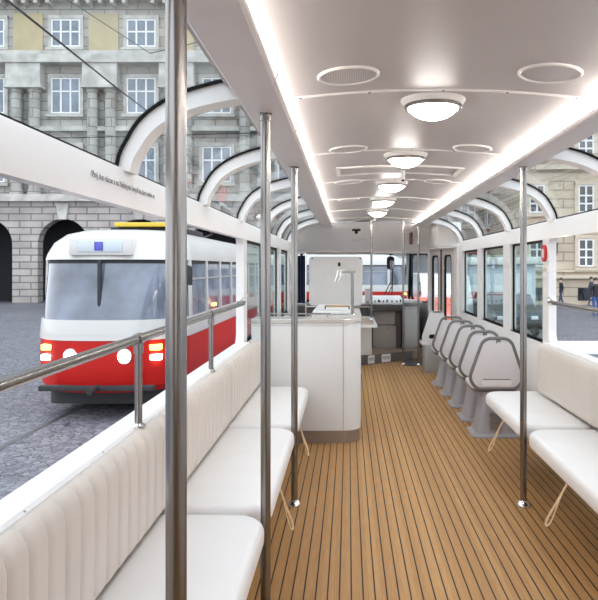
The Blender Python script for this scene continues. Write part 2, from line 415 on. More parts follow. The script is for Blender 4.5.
for s, side in ((-1, 'left'), (1, 'right')):
    for i, y in enumerate(RIBY):
        r = MB()
        o_ = [(sx(s, p.x), p.y) for p in A]; i_ = [(sx(s, p.x), p.y) for p in IN0]
        r.band(o_, i_, 'y', y, y+.10)
        rib = struct(r.build('trim_%d' % (20+i+10*(s > 0)), RIBM), 'white curved skylight rib, %s along the %s side' % (ordn[i], side), 'trim')
    for i in range(len(RIBY)-1):
        ya, yb = RIBY[i]+.10, RIBY[i+1]
        g = MB()
        def ring(a, d0, d1):
            return [(sx(s, p.x), p.y) for p in off_arc(d0, d1)]
        # black rubber seal along both ribs and the sill
        g.band(ring(0, -.006, -.006), ring(0, .005, .005), 'y', yb-.014, yb-.001)
        g.band(ring(0, -.006, -.006), ring(0, .003, .003), 'y', ya+.001, ya+.008)
        xs = sorted((sx(s, 1.200), sx(s, 1.214)))
        g.box(xs[0], xs[1], ya, yb, 1.798, 1.812)
        xs = sorted((sx(s, .78), sx(s, .79)))
        g.box(xs[0], xs[1], ya, yb, 2.112, 2.122)
        go = struct(g.build('window_%d' % (1+i+6*(s > 0)), BLACK), 'curved roof glass between the %s and %s ribs on the %s side' % (ordn[i], ordn[i+1], side), 'window')
        pm = MB()
        pm.band([(sx(s, p.x), p.y) for p in off_arc(-.004, -.004)], [(sx(s, p.x), p.y) for p in off_arc(.001, .001)], 'y', ya+.004, yb-.004)
        pm.build('pane', GL, go)
    # solid roof shoulder over the cab
    r = MB()
    r.band([(sx(s, p.x), p.y) for p in OUT], [(sx(s, p.x), p.y) for p in off_arc(.03, .03)], 'y', 9.402, 10.44)
    struct(r.build('trim_%d' % (40+(s > 0)), W), 'smooth white roof shoulder ahead of the last %s skylight' % side, 'trim')
# ---- fixed side windows
names = ['nearest', 'middle', 'farthest']
k = 13
for s, side in ((-1, 'left'), (1, 'right')):
    for j in range(3):
        ya, yb = PILL[j+1][1], PILL[j+2][0]
        xa, xb = sorted((sx(s, 1.192), sx(s, 1.208)))
        g = MB(); g.frame(rrect(ya-.005, yb+.005, .84, 1.664, .02), rrect(ya+.018, yb-.018, .862, 1.640, .04), 'x', xa, xb)
        go = struct(g.build('window_%d' % k, BLACK), '%s narrow black-edged window of three on the %s side' % (names[j], side), 'window')
        m = (xa+xb)/2
        MB().box(m-.003, m+.003, ya+.012, yb-.012, .855, 1.648).build('pane', GLT, go)
        k += 1

# ---- cab end: fascia, windscreen, door
fm = MB()
prof = [(-s_*0 + sx(-1, p.x), p.y) for s_, p in zip([1]*len(A), off_arc(.03, .03))]
cprof = [(sx(1, -.79+1.58*k/14), 2.165-.04*((-.79+1.58*k/14)/.63)**2-.02) for k in range(15)]
rprof = [(sx(1, p.x), p.y) for p in off_arc(.03, .03)][::-1]
top = [(-.80, 1.66)] + prof + cprof + rprof + [(1.53, 1.66)]
rows = []
nf = len(top)
for t in range(9):
    f = t/8; row = []
    for i, (x, z) in enumerate(top):
        xb = -.80 + 2.2*i/(nf-1)
        e = f*f*(3-2*f)
        row.append((x*(1-f)+xb*f, 10.40+.55*math.sin(f*PI/2)**1.3, z*(1-e)+1.69*e if z > 1.69 else z*(1-f)+1.69*f))
    rows.append(row)
fm.loft(rows, closed=False)
fm.loft([[(x, 10.93, 1.665), (x, 11.5, 1.675), (x, 11.56, 1.75), (x, 10.93, 1.71)] for x in (-.82, 1.42)])
front = struct(fm.build('wall_front', W), 'concave pale panel above the windscreen', 'wall')
text('NEMLUVTE ZA JÍZDY\nS ŘIDIČEM', .024, (.05, 10.525, 1.87), (math.radians(78), 0, 0), INK, front)
# lower front wall under the windscreen
lf = MB(); lf.box(-.82, .98, 11.86, 11.94, 0, .86)
lf.prism([(.98, 11.86), (1.33, 11.02), (1.40, 11.06), (1.06, 11.94), (.98, 11.94)], 'z', 0, .86)
lf.prism([(-.82, 10.72), (-.74, 10.72), (-.74, 11.9), (-.82, 11.94)], 'z', .0, .86)
struct(lf.build('trim_50', GREYCAB), 'grey lower panel under the windscreen', 'trim')
ws = MB()
for x in (-.80, 1.06): ws.tube([(x, 11.88, .84), (x, 11.78, 1.25), (x, 11.55, 1.72)], .022, 8)
ws.tube([(-.80, 11.88, .86), (1.06, 11.88, .86)], .03, 8); ws.tube([(-.80, 11.55, 1.70), (1.06, 11.55, 1.70)], .03, 8)
wso = struct(ws.build('window_21', BLACK), 'wide windscreen in a black rubber seal above the dashboard', 'window')
pm = MB(); pm.loft([[(-.79, y, z), (1.05, y, z), (1.05, y+.006, z), (-.79, y+.006, z)] for y, z in ((11.88, .86), (11.78, 1.25), (11.55, 1.70))])
pm.build('pane', GL, wso)
qw = MB()
qa = Vector((1.075, 11.80)); qb = Vector((1.31, 11.04))
def qpt(u, z): 
    p = qa.lerp(qb, u); return (p.x, p.y, z)
ol = rrect(0, 1, .86, 1.68, .14); il = rrect(.05, .94, .88, 1.65, .13)
rg = []
for (u, z), (u2, z2) in zip(ol, il):
    p, q_ = Vector(qpt(u, z)), Vector(qpt(u2, z2)); d = Vector((.03, .012, 0))
    rg.append([tuple(p), tuple(p+d), tuple(q_+d), tuple(q_)])
qw.loft(rg+[rg[0]], caps=(False, False))
qwo = struct(qw.build('window_22', BLACK), 'rounded corner window between windscreen and front door', 'window')
pm = MB(); pm.loft([[qpt(.02, z), qpt(.97, z), tuple(Vector(qpt(.97, z))+Vector((.006, .003, 0))), tuple(Vector(qpt(.02, z))+Vector((.006, .003, 0)))] for z in (.87, 1.66)])
pm.build('pane', GL, qwo)
# corner posts
cp = MB()
cp.prism([(1.285, 11.06), (1.36, 11.08), (1.385, 10.93), (1.295, 10.92)], 'z', 0, 1.72)
cp.prism([(1.50, 9.42), (1.615, 9.42), (1.60, 9.66), (1.495, 9.66)], 'z', 0, 1.72)
cp.prism([(1.25, 9.66), (1.62, 9.42), (1.62, 10.9), (1.30, 11.1), (1.22, 10.6)], 'z', 1.715, 1.735)
struct(cp.build('trim_51', W), 'pale posts and lintel around the front door', 'trim')
hb = MB(); hb.slab(1.235, 1.60, 9.66, 10.385, 1.735, 2.085, (.06, .02, .02, .08), .02)
tag(hb.build('door_gear_cover', W), 'white box cover above the front door', 'cover')
d0, d1 = Vector((1.505, 9.68)), Vector((1.30, 10.92))
door = thing('door_1', 'folding front door with two tall rounded glass leaves', 'door', (1.4, 10.3, 0), None, 'structure')
for u0, u1 in ((.02, .47), (.53, .98)):
    def dp(u, z, t=0):
        p = d0.lerp(d1, u0+(u1-u0)*u); n = Vector((1, .165)).normalized()*t
        return (p.x+n.x, p.y+n.y, z)
    ol, il = rrect(0, 1, .03, 1.71, .01), rrect(.18, .82, .30, 1.63, (.10,)*4)
    rg = [[dp(a, z), dp(a, z, .03), dp(a2, z2, .03), dp(a2, z2)] for (a, z), (a2, z2) in zip(ol, il)]
    leaf = MB().loft(rg+[rg[0]], caps=(False, False)).build('door_leaf', DOORW, door)
    il2 = rrect(.25, .75, .33, 1.60, (.09,)*4)
    rg = [[dp(a, z, .004), dp(a, z, .028), dp(a2, z2, .028), dp(a2, z2, .004)] for (a, z), (a2, z2) in zip(il, il2)]
    MB().loft(rg+[rg[0]], caps=(False, False)).build('rubber_seal', BLACK, leaf)
    MB().loft([[dp(.25, z, .018), dp(.75, z, .018), dp(.75, z, .024), dp(.25, z, .024)] for z in (.32, 1.61)]).build('pane', GL, leaf)
    MB().loft([[dp(-.06 if u0 > .3 else 1.0, z, 0), dp(0 if u0 > .3 else 1.06, z, 0), dp(0 if u0 > .3 else 1.06, z, .05), dp(-.06 if u0 > .3 else 1.0, z, .05)] for z in (.03, 1.71)]).build('edge_rubber', BLACK, leaf)

# ------------------------------------------------------------------ poles
PG = 'steel grab poles'
def pole(x, y, z0, z1, r, label):
    t = thing('grab_pole', label, 'pole', (x, y, z0), PG)
    MB().tube([(x, y, z0+.004), (x, y, z1)], r, 24).build('tube', STEEL, t)
    MB().lathe([(r*2.1, 0), (r*2.1, .006), (r*1.9, .014), (r*1.35, .03), (r*1.08, .034), (r*1.02, .034)], (x, y, z0), 28).build('floor_flange', CHROME, t)
    MB().lathe([(r*1.02, -.03), (r*1.12, -.028), (r*1.12, -.004), (r*1.4, 0)], (x, y, z1), 24).build('top_collar', STEEL, t)
    return t
pole(-.3295, 1.30, 0, 2.047, .02, 'thick steel grab pole nearest the camera, before the left bench')
pole(-.328, 2.69, 0, 2.047, .02, 'steel grab pole between the two nearest left bench seats')
pole(-.328, 4.12, 0, 2.047, .02, 'steel grab pole standing before the last left bench seat')
pole(1.057, 4.11, 0, 2.047, .02, 'steel grab pole between the two right bench seats')
pole(.335, 9.95, .675, 2.13, .0155, 'slim pole standing on the cabinet tray near the dashboard')
pole(.81, 10.05, 0, 2.13, .0155, 'slim pole standing at the step before the grey console')
pole(1.026, 9.98, 0, 2.11, .0155, 'slim pole standing before the rearmost-facing white seat near the door')

# ------------------------------------------------------------------ window handrails
for s, side in ((-1, 'left'), (1, 'right')):
    x = sx(s, 1.125); z = 1.182
    t = thing('window_handrail', 'steel handrail across the open window on the %s side' % side, 'handrail', (x, 2.5, .86), 'window handrails')
    pts = [(x, .26, z), (x, 4.90, z), (x+s*.012, 5.0, z+.002), (x+s*.04, 5.1, z+.003), (x+s*.062, 5.205, z+.003)]
    MB().tube(pts, .0165, 16).build('rail', STEEL, t)
    MB().lathe([(.034, 0), (.034, -.008), (.026, -.016), (.019, -.02)], (x+s*.062, 5.199, z+.003), 20, 'y').build('end_flange', CHROME, t)
    for yp in ((1.1, 2.46, 3.76) if s < 0 else (1.1, 2.46)):
        p = MB().tube([(x, yp, .864), (x, yp, z-.012)], .0135, 16).build('post', STEEL, t)
        MB().lathe([(.026, 0), (.026, .005), (.016, .012), (.0145, .012)], (x, yp, .866), 18).build('foot', CHROME, p)
        c = MB(); c.lathe([(.0195, -.026), (.021, -.024), (.021, .024), (.0195, .026)], (x, yp, z), 16, 'y')
        c.tube([(x, yp, z-.052), (x, yp, z-.014)], .018, 14)
        c.build('clamp', STEEL, p)

# ------------------------------------------------------------------ benches
def strap_mesh(x, y, s, drop, out):
    """a stiff leather loop fixed under the seat edge at (x, y), leaning into the aisle"""
    m = MB(); pts = []
    top = Vector((x, y, .392)); low = Vector((x-s*out, y+.03, .392-drop))
    ax = (low-top); side = Vector((s*.35, -.9, .1)).normalized()
    n = 32
    for k in range(n+1):
        t = k/n; d = math.sin(PI*t)                       # 0 at the fixing, 1 at the tip of the loop
        w = .024*math.sin(2*PI*t)*(.35+.65*d*d)
        pts.append(tuple(top + ax*(d**.85) + side*(w+.006*(t-.5))))
    m.tube(pts, .0065, 8, flat=.4); return m
def bench(s, ya, yb, label, channels, strap_y, label_group, by=None):
    xb = sx(s, 1.165)
    t = thing('upholstered_bench', label, 'bench', (sx(s, .9), (ya+yb)/2, 0), label_group)
    x0, x1 = sorted((sx(s, .68), sx(s, 1.115)))
    rc = (.025, .13, .13, .025) if s < 0 else (.13, .025, .025, .13)
    MB().slab(x0, x1, ya, yb, .385, .482, rc, .035, 5, 8).build('seat_cushion', LEATHER_SEAT, t)
    # backrest: profile in (offset, z), padded channels along the car
    off_f, off_b = 1.072, 1.150
    ca, cb = ya, yb
    ya, yb = by or (ya-.022, yb+.022)
    n = max(1, round((yb-ya)/.0967)) if channels else 1
    ns = 10; rows = []
    total = n*ns if channels else 40
    for k in range(total+1):
        y = ya + (yb-ya)*k/total
        ph = (k % ns)/ns
        g = 0 if not channels else -.013*(1-min(1, min(ph, 1-ph)*4.5))**2
        e = min(k, total-k); ei = {0: .020, 1: .008, 2: .002}.get(e, 0)
        g -= ei
        f = off_f - g
        prof = [(off_b, .50), (f+.010, .50), (f+.002, .515), (f, .55), (f-.002, .70), (f-.002, .80), (f+.004, .83), (f+.018, .851), (f+.036, .860-ei*.3), (off_b, .862-ei*.3)]
        rows.append([(sx(s, o), y, z) for o, z in prof])
    MB().loft(rows).build('backrest', LEATHER_SHADED, t, sharp=50)
    ya, yb = ca, cb
    fr = MB()
    for yy in (ya+.18, yb-.18):
        a, b = sorted((sx(s, .80), xb-s*.002))
        fr.box(a, b, yy-.02, yy+.02, .335, .385)
        fr.prism([(xb-s*.002, .06), (xb-s*.045, .06), (sx(s, .82), .335), (xb-s*.002, .335)], 'y', yy-.012, yy+.012)
    a, b = sorted((sx(s, .78), sx(s, 1.08)))
    fr.box(a, b, ya+.08, yb-.08, .372, .386)
    fr.build('support_frame', DARKCAB, t)
    if strap_y:
        strap_mesh(sx(s, .695), strap_y, s, .215, .09 if s > 0 else .06).build('pull_strap', STRAP, t)
    for yy in (ya+.25, (ya+yb)/2+.1, yb-.25): MB().lathe([(.007, 0), (.007, .006), (.003, .009)], (sx(s, 1.128), yy, .861), 8).build('button', KICK, t)
LG, RG = 'white benches along the left side', 'white benches along the right side'
bench(-1, 1.345, 2.665, 'white upholstered bench nearest the camera on the left, channelled backrest', True, 1.9, LG)
bench(-1, 2.715, 4.085, 'white upholstered bench in the middle of the left row, between two poles', True, 3.25, LG)
bench(-1, 4.135, 5.50, 'white upholstered bench against the counter on the left', True, 4.55, LG, (4.113, 5.48))
bench(1, 2.70, 4.05, 'white upholstered bench nearest the camera on the right, smooth backrest', False, 3.30, RG, (2.68, 3.965))
bench(1, 4.125, 5.30, 'white upholstered bench behind the nearest single seat on the right', False, 4.66, RG, (3.97, 5.22))

# ------------------------------------------------------------------ single seats
def single_seat(x, y, label):
    t = thing('single_seat', label, 'seat', (x, y, 0), 'single seats along the right windows')
    def bl(z0, z1, zk, wb, wm, wt, rb, rt):
        """closed trapezoid outline with rounded corners"""
        poly = [(-wb, z0), (wb, z0), (wm, zk), (wt, z1), (-wt, z1), (-wm, zk)]
        rad = [rb, rb, .06, rt, rt, .06]; out = []
        for i, p in enumerate(poly):
            p = Vector(p); a = Vector(poly[i-1]); b = Vector(poly[(i+1) % len(poly)])
            da, db = (a-p).normalized(), (b-p).normalized()
            d = min(rad[i], (a-p).length*.45, (b-p).length*.45)
            for k in range(7):
                f = k/6; q = (p+da*d)*(1-f)**2 + 2*f*(1-f)*p + (p+db*d)*f*f
                out.append((q.x, q.y))
        return out
    lean = lambda z: y - .13 + .10*(.62-z)*0 - .16*(z-.42)*-.35*-1
    o = bl(.412, .842, .50, .17, .232, .115, .06, .07)
    fr = MB()
    pts = [(x+p[0], lean(p[1]), p[1]) for p in o]; pts.append(pts[0])
    fr.tube(pts, .0145, 10, caps=False).build('back_frame', GREYT, t)
    inn = bl(.420, .805, .50, .165, .222, .122, .06, .05)
    pan = MB()
    pan.loft([[(x+p[0], lean(p[1])+d, p[1]) for p in inn] for d in (-.006, .014)])
    shell = pan.build('back_panel', SHELL, t)
    gp = MB(); 
    for yy, hw, hz in ((-.0075, .125, .03),):
        rr = rrect(-hw, hw, .437, .437+.052, .022)
        gp.loft([[(x+p[0], lean(p[1])+d, p[1]) for p in rr] for d in (-.011, -.004)])
    gs = MB(); rr = rrect(-.118, .118, .489, .4955, .003); gs.loft([[(x+p[0], lean(p[1])+d, p[1]) for p in rr] for d in (-.0125, -.004)]); gs.build('pad_slot', GREYT, shell)
    gp.build('lower_pad', mat('bright_white_pad', (.86, .85, .85), .4), shell)
    cl = MB(); cl.tube([(x, lean(.80)-.002, .80), (x, lean(.842), .842)], .008, 8); cl.build('handle_clip', GREYT, t)
    st = MB(); st.slab(x-.205, x+.205, y-.115, y+.27, .405, .452, .07, .018, 4)
    st.build('seat_pan', SHELL, t)
    us = MB(); us.slab(x-.19, x+.19, y-.10, y+.25, .375, .406, .06, .01, 3); us.build('seat_support', GREYT, t)
    pd = MB(); rings = []
    for z, w, dd, fl in ((0, .205, .19, 0), (.012, .205, .19, 0), (.03, .165, .155, 0), (.10, .145, .14, 0), (.25, .122, .12, 0), (.376, .110, .11, 0)):
        rings.append([(p[0], p[1], z) for p in rrect(x-w, x+w, y+.02-dd, y+.02+dd, .05)])
    ped = pd.loft(rings).build('pedestal', GREYP, t)
    gv = MB()
    for k in range(7):
        z = .06+.022*k; yy = y+.02-.150+.04*(z/.37)*1.0
        gv.box(x-.055, x+.045, yy-.012, yy+.012, z, z+.010)
    gv.build('vent_louvre', KICK, ped)
    return t
first = single_seat(1.255, 5.90, 'white single seat nearest the camera, right behind the bench end')
for (x, y, l) in ((1.262, 6.50, 'second white single seat from the bench, grey tube frame'),
                  (1.262, 7.12, 'third white single seat from the bench, grey tube frame'),
                  (1.255, 7.74, 'fourth white single seat from the bench, grey tube frame'),
                  (1.245, 8.36, 'fifth white single seat from the bench, last of the forward-facing row')):
    dup(first, (x-1.255, y-5.90, 0), l)
# the sixth: turned towards the aisle, plain white shell on a grey box
t = thing('single_seat', 'frameless white seat with dark hand hole, on a grey box by the door', 'seat', (1.16, 9.30, 0), 'single seats along the right windows')
o = []
for (px, pz) in rrect(-.165, .165, .40, .845, (.10, .10, .07, .07)):
    f = (pz-.40)/.445; o.append((px*(1.12-.55*f), pz))
sh = MB()
def lean6(z): return 9.30+.05*(z-.4)
def shr(z): return .11*(z-.4)
sh.loft([[(1.165+shr(p[1])+p[0], lean6(p[1])+d+.05*(p[0]/.2)**2, p[1]) for p in o] for d in (-.012, .014)])
shell = sh.build('back_shell', SHELL, t)
MB().loft([[(1.165+shr(p[1])+p[0], lean6(p[1])+d, p[1]) for p in rrect(-.075, .03, .470, .525, .024)] for d in (-.016, .0)]).build('hand_hole', BLACKP, shell)
MB().loft([[(1.165+shr(p[1])+p[0], lean6(p[1])+d, p[1]) for p in rrect(-.06, .06, .825, .838, .006)] for d in (-.016, .0)]).build('grip_slot', BLACKP, shell)
MB().slab(1.0, 1.36, 9.30, 9.62, .37, .42, .05, .015).build('seat_pan', SHELL, t)
MB().slab(1.04, 1.34, 9.28, 9.60, 0, .37, .03, .006, 2).build('box_base', GREYCAB, t)

# ------------------------------------------------------------------ counter
ct = thing('bar_counter', 'white panelled bar counter with rounded corner behind the left benches', 'counter', (-.35, 6.3, 0))
def cnt(x0, x1, y0, y1, rc, yi=5.86, xi=-.34):
    r = rrect(x0, x1, y0, y1, (.004, rc, .004, .004), 10)
    return r[:33] + [(xi, y1), (xi, yi), (x0, yi)]
MB().loft([[(p[0], p[1], z) for p in cnt(-.795, .104, 5.56, 7.05, .16)] for z in (.105, .985)]).build('body', LAMINATE, ct)
MB().loft([[(p[0], p[1], z) for p in cnt(-.795, .094, 5.575, 7.04, .15, 5.85, -.33)] for z in (0, .10)]).build('kick_plate', KICK, ct)
for nm, bx_ in (('panel_seam', (-.043, -.040, 5.5585, 5.562, .105, .985)), ('panel_seam', (-.795, .0, 5.5585, 5.562, .962, .965)), ('panel_seam', (.1028, .1055, 5.735, 5.738, .105, .985))):
    MB().box(*bx_).build(nm, KICK, ct)
tp = MB(); rings = []
for z, i in ((.985, .004), (.988, .0), (1.012, .0), (1.018, .006)):
    rings.append([(p[0], p[1], z) for p in cnt(-.795, .116-i, 5.545+i, 7.06-i, .17, 5.87-i, -.35+i)])
tp.loft(rings).build('worktop', mat('pale_worktop', (.58, .545, .51), .22, .25, var=.03), ct)
MB().box(-.795, -.36, 5.88, 7.05, .02, .86).build('inner_counter', GREYCAB, ct)
rl = thing('counter_rail', 'thin steel guard rail standing along the counter edge by the window', 'rail', (-.6, 5.8, 1.018))
MB().tube([(-.78, 5.80, 1.045), (-.15, 5.80, 1.045)], .006, 8).build('rail', STEEL, rl)
for x in (-.74, -.60, -.46, -.32, -.18): MB().tube([(x, 5.80, 1.019), (x, 5.80, 1.045)], .005, 8).build('post', STEEL, rl)
# drop-in box with wooden handle
bx = thing('ice_box', 'white lidded box with a wooden bar handle on the counter', 'box', (-.13, 6.5, 1.018))
MB().slab(-.32, .05, 6.10, 6.95, 1.019, 1.052, .03, .01).build('body', LAMINATE, bx)
MB().slab(-.30, .03, 6.12, 6.93, 1.053, 1.064, .03, .005).build('lid', SHELL, bx)
h = MB(); h.tube([(-.215, 6.16, 1.09), (.01, 6.16, 1.09)], .009, 10); h.build('handle', WOOD, bx)
h = MB(); h.tube([(-.21, 6.16, 1.064), (-.21, 6.16, 1.09)], .006, 8); h.tube([(.005, 6.16, 1.064), (.005, 6.16, 1.09)], .006, 8); h.build('handle_post', BLACKP, bx)
# beer tap
tp = thing('beer_tap', 'slim steel tap column with white levers on the counter end', 'tap', (.035, 6.02, 1.019))
MB().tube([(.035, 6.02, 1.025), (.035, 6.02, 1.40)], .0135, 14).build('column', STEEL, tp)
MB().lathe([(.03, 0), (.03, .006), (.016, .014)], (.035, 6.02, 1.0195), 18).build('base', CHROME, tp)
MB().tube([(.06, 6.02, 1.405), (-.03, 6.02, 1.405), (-.06, 6.02, 1.40)], .0125, 12).build('head', BEIGEP, tp)
for dx in (-.065, -.095):
    v = MB(); v.tube([(dx, 6.02, 1.41), (dx, 6.02, 1.375), (dx-.018, 6.02, 1.335), (dx-.024, 6.02, 1.31)], [.009, .009, .007, .006], 10)
    ta = v.build('spout', CHROME, tp)
    MB().tube([(dx, 6.02, 1.405), (dx+.03, 6.02, 1.425), (dx+.012, 6.02, 1.37)], [.006, .009, .007], 8).build('lever', LAMINATE, ta)
MB().tube([(-.02, 6.02, 1.404), (-.10, 6.02, 1.404)], .008, 10).build('manifold', CHROME, tp)
# cabinet on the cab step with a flap shelf
PLZ = .14
cb = thing('side_cabinet', 'low white cabinet with an overhanging tray behind the counter', 'cabinet', (.17, 10.4, PLZ))
MB().box(-.25, .345, 10.10, 10.85, PLZ+.001, .635, .008).build('body', LAMINATE, cb)
tr = MB(); tr.frame(rrect(.02, .385, 9.10, 10.7, .03), rrect(.05, .355, 9.14, 10.66, .02), 'z', .636, .672)
tray = tr.build('tray_rim', LAMINATE, cb)
MB().box(.04, .365, 9.12, 10.68, .637, .646).build('tray_bed', mat('beige_mat', (.55, .44, .34), .6), tray)

# driver's partition
pt = thing('driver_partition', 'pale rounded screen panel behind the driver place', 'partition', (-.18, 9.93, .7))
MB().loft([[(p[0], y, p[1]) for p in rrect(-.575, .205, .885, 1.60, .05)] for y in (9.93, 9.945)]).build('panel', SCREEN, pt)
MB().loft([[(p[0], y, p[1]) for p in rrect(-.153, -.118, 1.455, 1.515, .017)] for y in (9.915, 9.932)]).build('lock', BLACKP, pt)
f = MB(); f.tube([(-.62, 9.90, .70), (-.62, 9.90, 1.66)], .011, 10); f.build('upright', CHROME, pt)
f = MB(); f.tube([(-.62, 9.90, .868), (.31, 9.90, .868)], .010, 10); f.build('lower_rail', CHROME, pt)
f = MB(); f.tube([(-.62, 9.90, 1.655), (.32, 9.90, 1.655)], .010, 10); f.build('upper_rail', CHROME, pt)
for x in (-.53, .17): MB().lathe([(.012, -.004), (.012, .004)], (x, 9.926, 1.575), 12, 'y').build('screw_cap', STEEL, pt)
for z in (1.25,): MB().tube([(-.62, 9.90, z), (-.57, 9.93, z)], .010, 8).build('bracket', CHROME, pt)
cu = MB(); rg = []
for k in range(41):
    u = k/40; x = -.79+.15*u; yy = 10.32+.02*math.sin(u*24); rg.append([(x, yy, .9), (x, yy+.006, .9), (x, yy+.006, 1.62), (x, yy, 1.62)])
cu.loft(rg)
tag(cu.build('curtain', NAVY), 'dark navy curtain hanging beside the driver screen', 'curtain')
tb = MB(); tb.box(-.79, -.30, 10.30, 10.75, PLZ+.002, .86, .02)
tag(tb.build('driver_seat_box', DARKCAB), 'dark box behind the driver screen', 'box')

# cab platform and step
pf = MB()
pf.prism([(-.795, 10.02), (.207, 10.04), (.80, 10.47), (1.0, 10.62), (1.28, 10.95), (1.3, 11.0), (.98, 11.85), (-.73, 11.85)], 'z', .0005, PLZ)
struct(pf.build('trim_52', mat('platform_lino', (.30, .22, .16), .6, var=.1)), 'raised brown driver platform', 'trim')
rs = MB(); rs.prism([(.10, 10.025), (.207, 10.03), (.802, 10.46), (1.0, 10.605), (1.0, 10.597), (.802, 10.449), (.207, 10.018), (.10, 10.013)], 'z', .003, PLZ+.004)
struct(rs.build('trim_53', mat('dark_riser', (.16, .145, .14), .45, .3)), 'dark metal riser strip on the front step', 'trim')
sw = MB(); sw.prism([(.80, 9.98), (1.0, 9.9), (1.24, 10.2), (1.27, 10.9), (1.0, 10.58), (.82, 10.44)], 'z', .001, .012)
struct(sw.build('trim_54', mat('dark_tread', (.09, .09, .10), .35, .3, var=.1)), 'dark metal tread by the front door', 'trim')
dirv = Vector((.595, .431)).normalized(); nv = Vector((dirv.y, -dirv.x))
for a, w, l in ((.10, .12, 'small white notice plate on the front step riser, left of two'), (.36, .17, 'wider white notice plate on the front step riser, right of two')):
    p = Vector((.207, 10.018))+dirv*a; q = p+dirv*w
    t = thing('notice_plate', l, 'sign', (p.x, p.y, .02), 'notice plates on the step')
    MB().loft([[(p.x+nv.x*d, p.y+nv.y*d, z) for p, z in ((p, .012), (q, .012), (q, .134), (p, .134))] for d in (.001, .005)]).build('plate', LAMINATE, t)
    mk = MB()
    for k in range(4):
        u0, u1 = .12+.2*k, .24+.2*k; z0 = .05 if k % 2 else .065
        a_, b_ = p.lerp(q, u0), p.lerp(q, u1)
        mk.loft([[(c.x+nv.x*d, c.y+nv.y*d, z) for c, z in ((a_, z0), (b_, z0), (b_, .105), (a_, .095))] for d in (.005, .006)])
    mk.build('printed_mark', GREYCAB, t)

# dashboard console
dc = thing('driver_console', 'dark grey driver console with recessed shelf under the windscreen', 'console', (.6, 11.3, PLZ))
MB().box(.40, .83, 11.02, 11.06, PLZ+.001, .50).build('lower_panel', BEIGEP, dc)
MB().box(.40, .76, 11.05, 11.08, .515, .735).build('upper_panel', BEIGEP, dc)
MB().box(.77, .85, 10.99, 11.6, PLZ+.001, .735).build('side_cheek', DARKCAB, dc)
MB().box(.36, .40, 10.99, 11.6, PLZ+.001, .735).build('side_cheek', DARKCAB, dc)
MB().slab(.345, .87, 10.90, 11.6, .735, .842, .03, .012).build('desk_top', DARKCAB, dc)
kk = MB()
for x in (.47, .64): kk.lathe([(.012, 0), (.012, -.012), (.006, -.016)], (x, 11.02, .46), 10, 'y')
kk.build('knob', CHROME, dc)
gc = thing('grey_side_cabinet', 'tall grey cabinet between the console and front door', 'cabinet', (1.0, 11, 0))
MB().box(.872, 1.125, 10.84, 11.3, PLZ+.001, .80, .012).build('body', GREYCAB, gc)
MB().box(.90, 1.11, 10.832, 10.842, .18, .77, .004).build('door_panel', mat('grey_panel', (.42, .42, .42), .45), gc)
ds = thing('dashboard', 'white sloping dashboard top dotted with black switches below the windscreen', 'dashboard', (.3, 11.5, .84))
MB().prism([(11.0, .843), (11.0, .862), (11.55, .93), (11.84, .955), (11.84, .845)], 'x', -.1, .90).build('top', LAMINATE, ds)
MB().prism([(.90, 11.15), (1.21, 11.15), (.97, 11.82), (.90, 11.84)], 'z', .86, .90).build('corner_shelf', LAMINATE, ds)
for k, x in enumerate((.30, .36, .42, .48, .50, .56, .62, .70, .78, .84)):
    MB().box(x, x+.022, 11.10, 11.14, .874, .90 if k % 3 else .915).build('switch', BLACKP, ds)
st = thing('driver_chair', 'white headrest of the driver seat beside the slim pole', 'seat', (.33, 10.8, .84))
MB().slab(.26, .385, 10.90, 10.98, .90, 1.10, .03, .02).build('headrest', SHELL, st)
MB().slab(.27, .34, 10.91, 10.97, .862, .905, .02, .005).build('backrest', BEIGEP, st)
mi = thing('rear_mirror', 'black rounded rear-view mirror hanging in the windscreen', 'mirror', (.70, 11.35, 1.5))
MB().loft([[(p[0], y, p[1]) for p in rrect(.64, .765, 1.405, 1.625, .045)] for y in (11.35, 11.38)]).build('housing', BLACKP, mi)
MB().loft([[(p[0], y, p[1]) for p in rrect(.69, .755, 1.415, 1.56, .03)] for y in (11.346, 11.352)]).build('mirror_glass', mat('mirror_glass', (.55, .62, .8), .06, 1), mi)
MB().tube([(.70, 11.365, 1.62), (.70, 11.40, 1.70)], .008, 8).build('stem', BLACKP, mi)
wp = thing('windscreen_wiper', 'thin black wiper resting against the windscreen', 'wiper', (.75, 11.93, .86))
MB().tube([(.60, 11.925, .90), (.74, 11.85, 1.20)], .009, 8).build('arm', BLACKP, wp)
MB().tube([(.76, 11.92, .88), (.765, 11.82, 1.32), (.768, 11.76, 1.42)], .010, 8).build('blade', BLACKP, wp)
MB().tube([(.66, 11.925, .90), (.77, 11.85, 1.14)], .007, 8).build('link', BLACKP, wp)
# camera, panel light on the fascia
cmr = thing('ceiling_camera', 'small black camera on a bracket above the driver screen', 'camera', (.12, 10.4, 2.0))
MB().slab(.055, .185, 10.42, 10.50, 2.0, 2.032, .01, .006).build('bracket', BLACKP, cmr)
MB().slab(.095, .145, 10.39, 10.45, 1.955, 2.004, .02, .01).build('lens_body', BLACKP, cmr)
tl = MB(); tl.loft([[(p[0], y, p[1]) for p in rrect(.955, .992, 1.80, 1.985, .015)] for y in (10.50, 10.72)])
tag(tl.build('signal_panel', mat('dark_red_brown', (.12, .04, .03), .4)), 'narrow dark red signal strip on the front panel near the door box', 'signal')

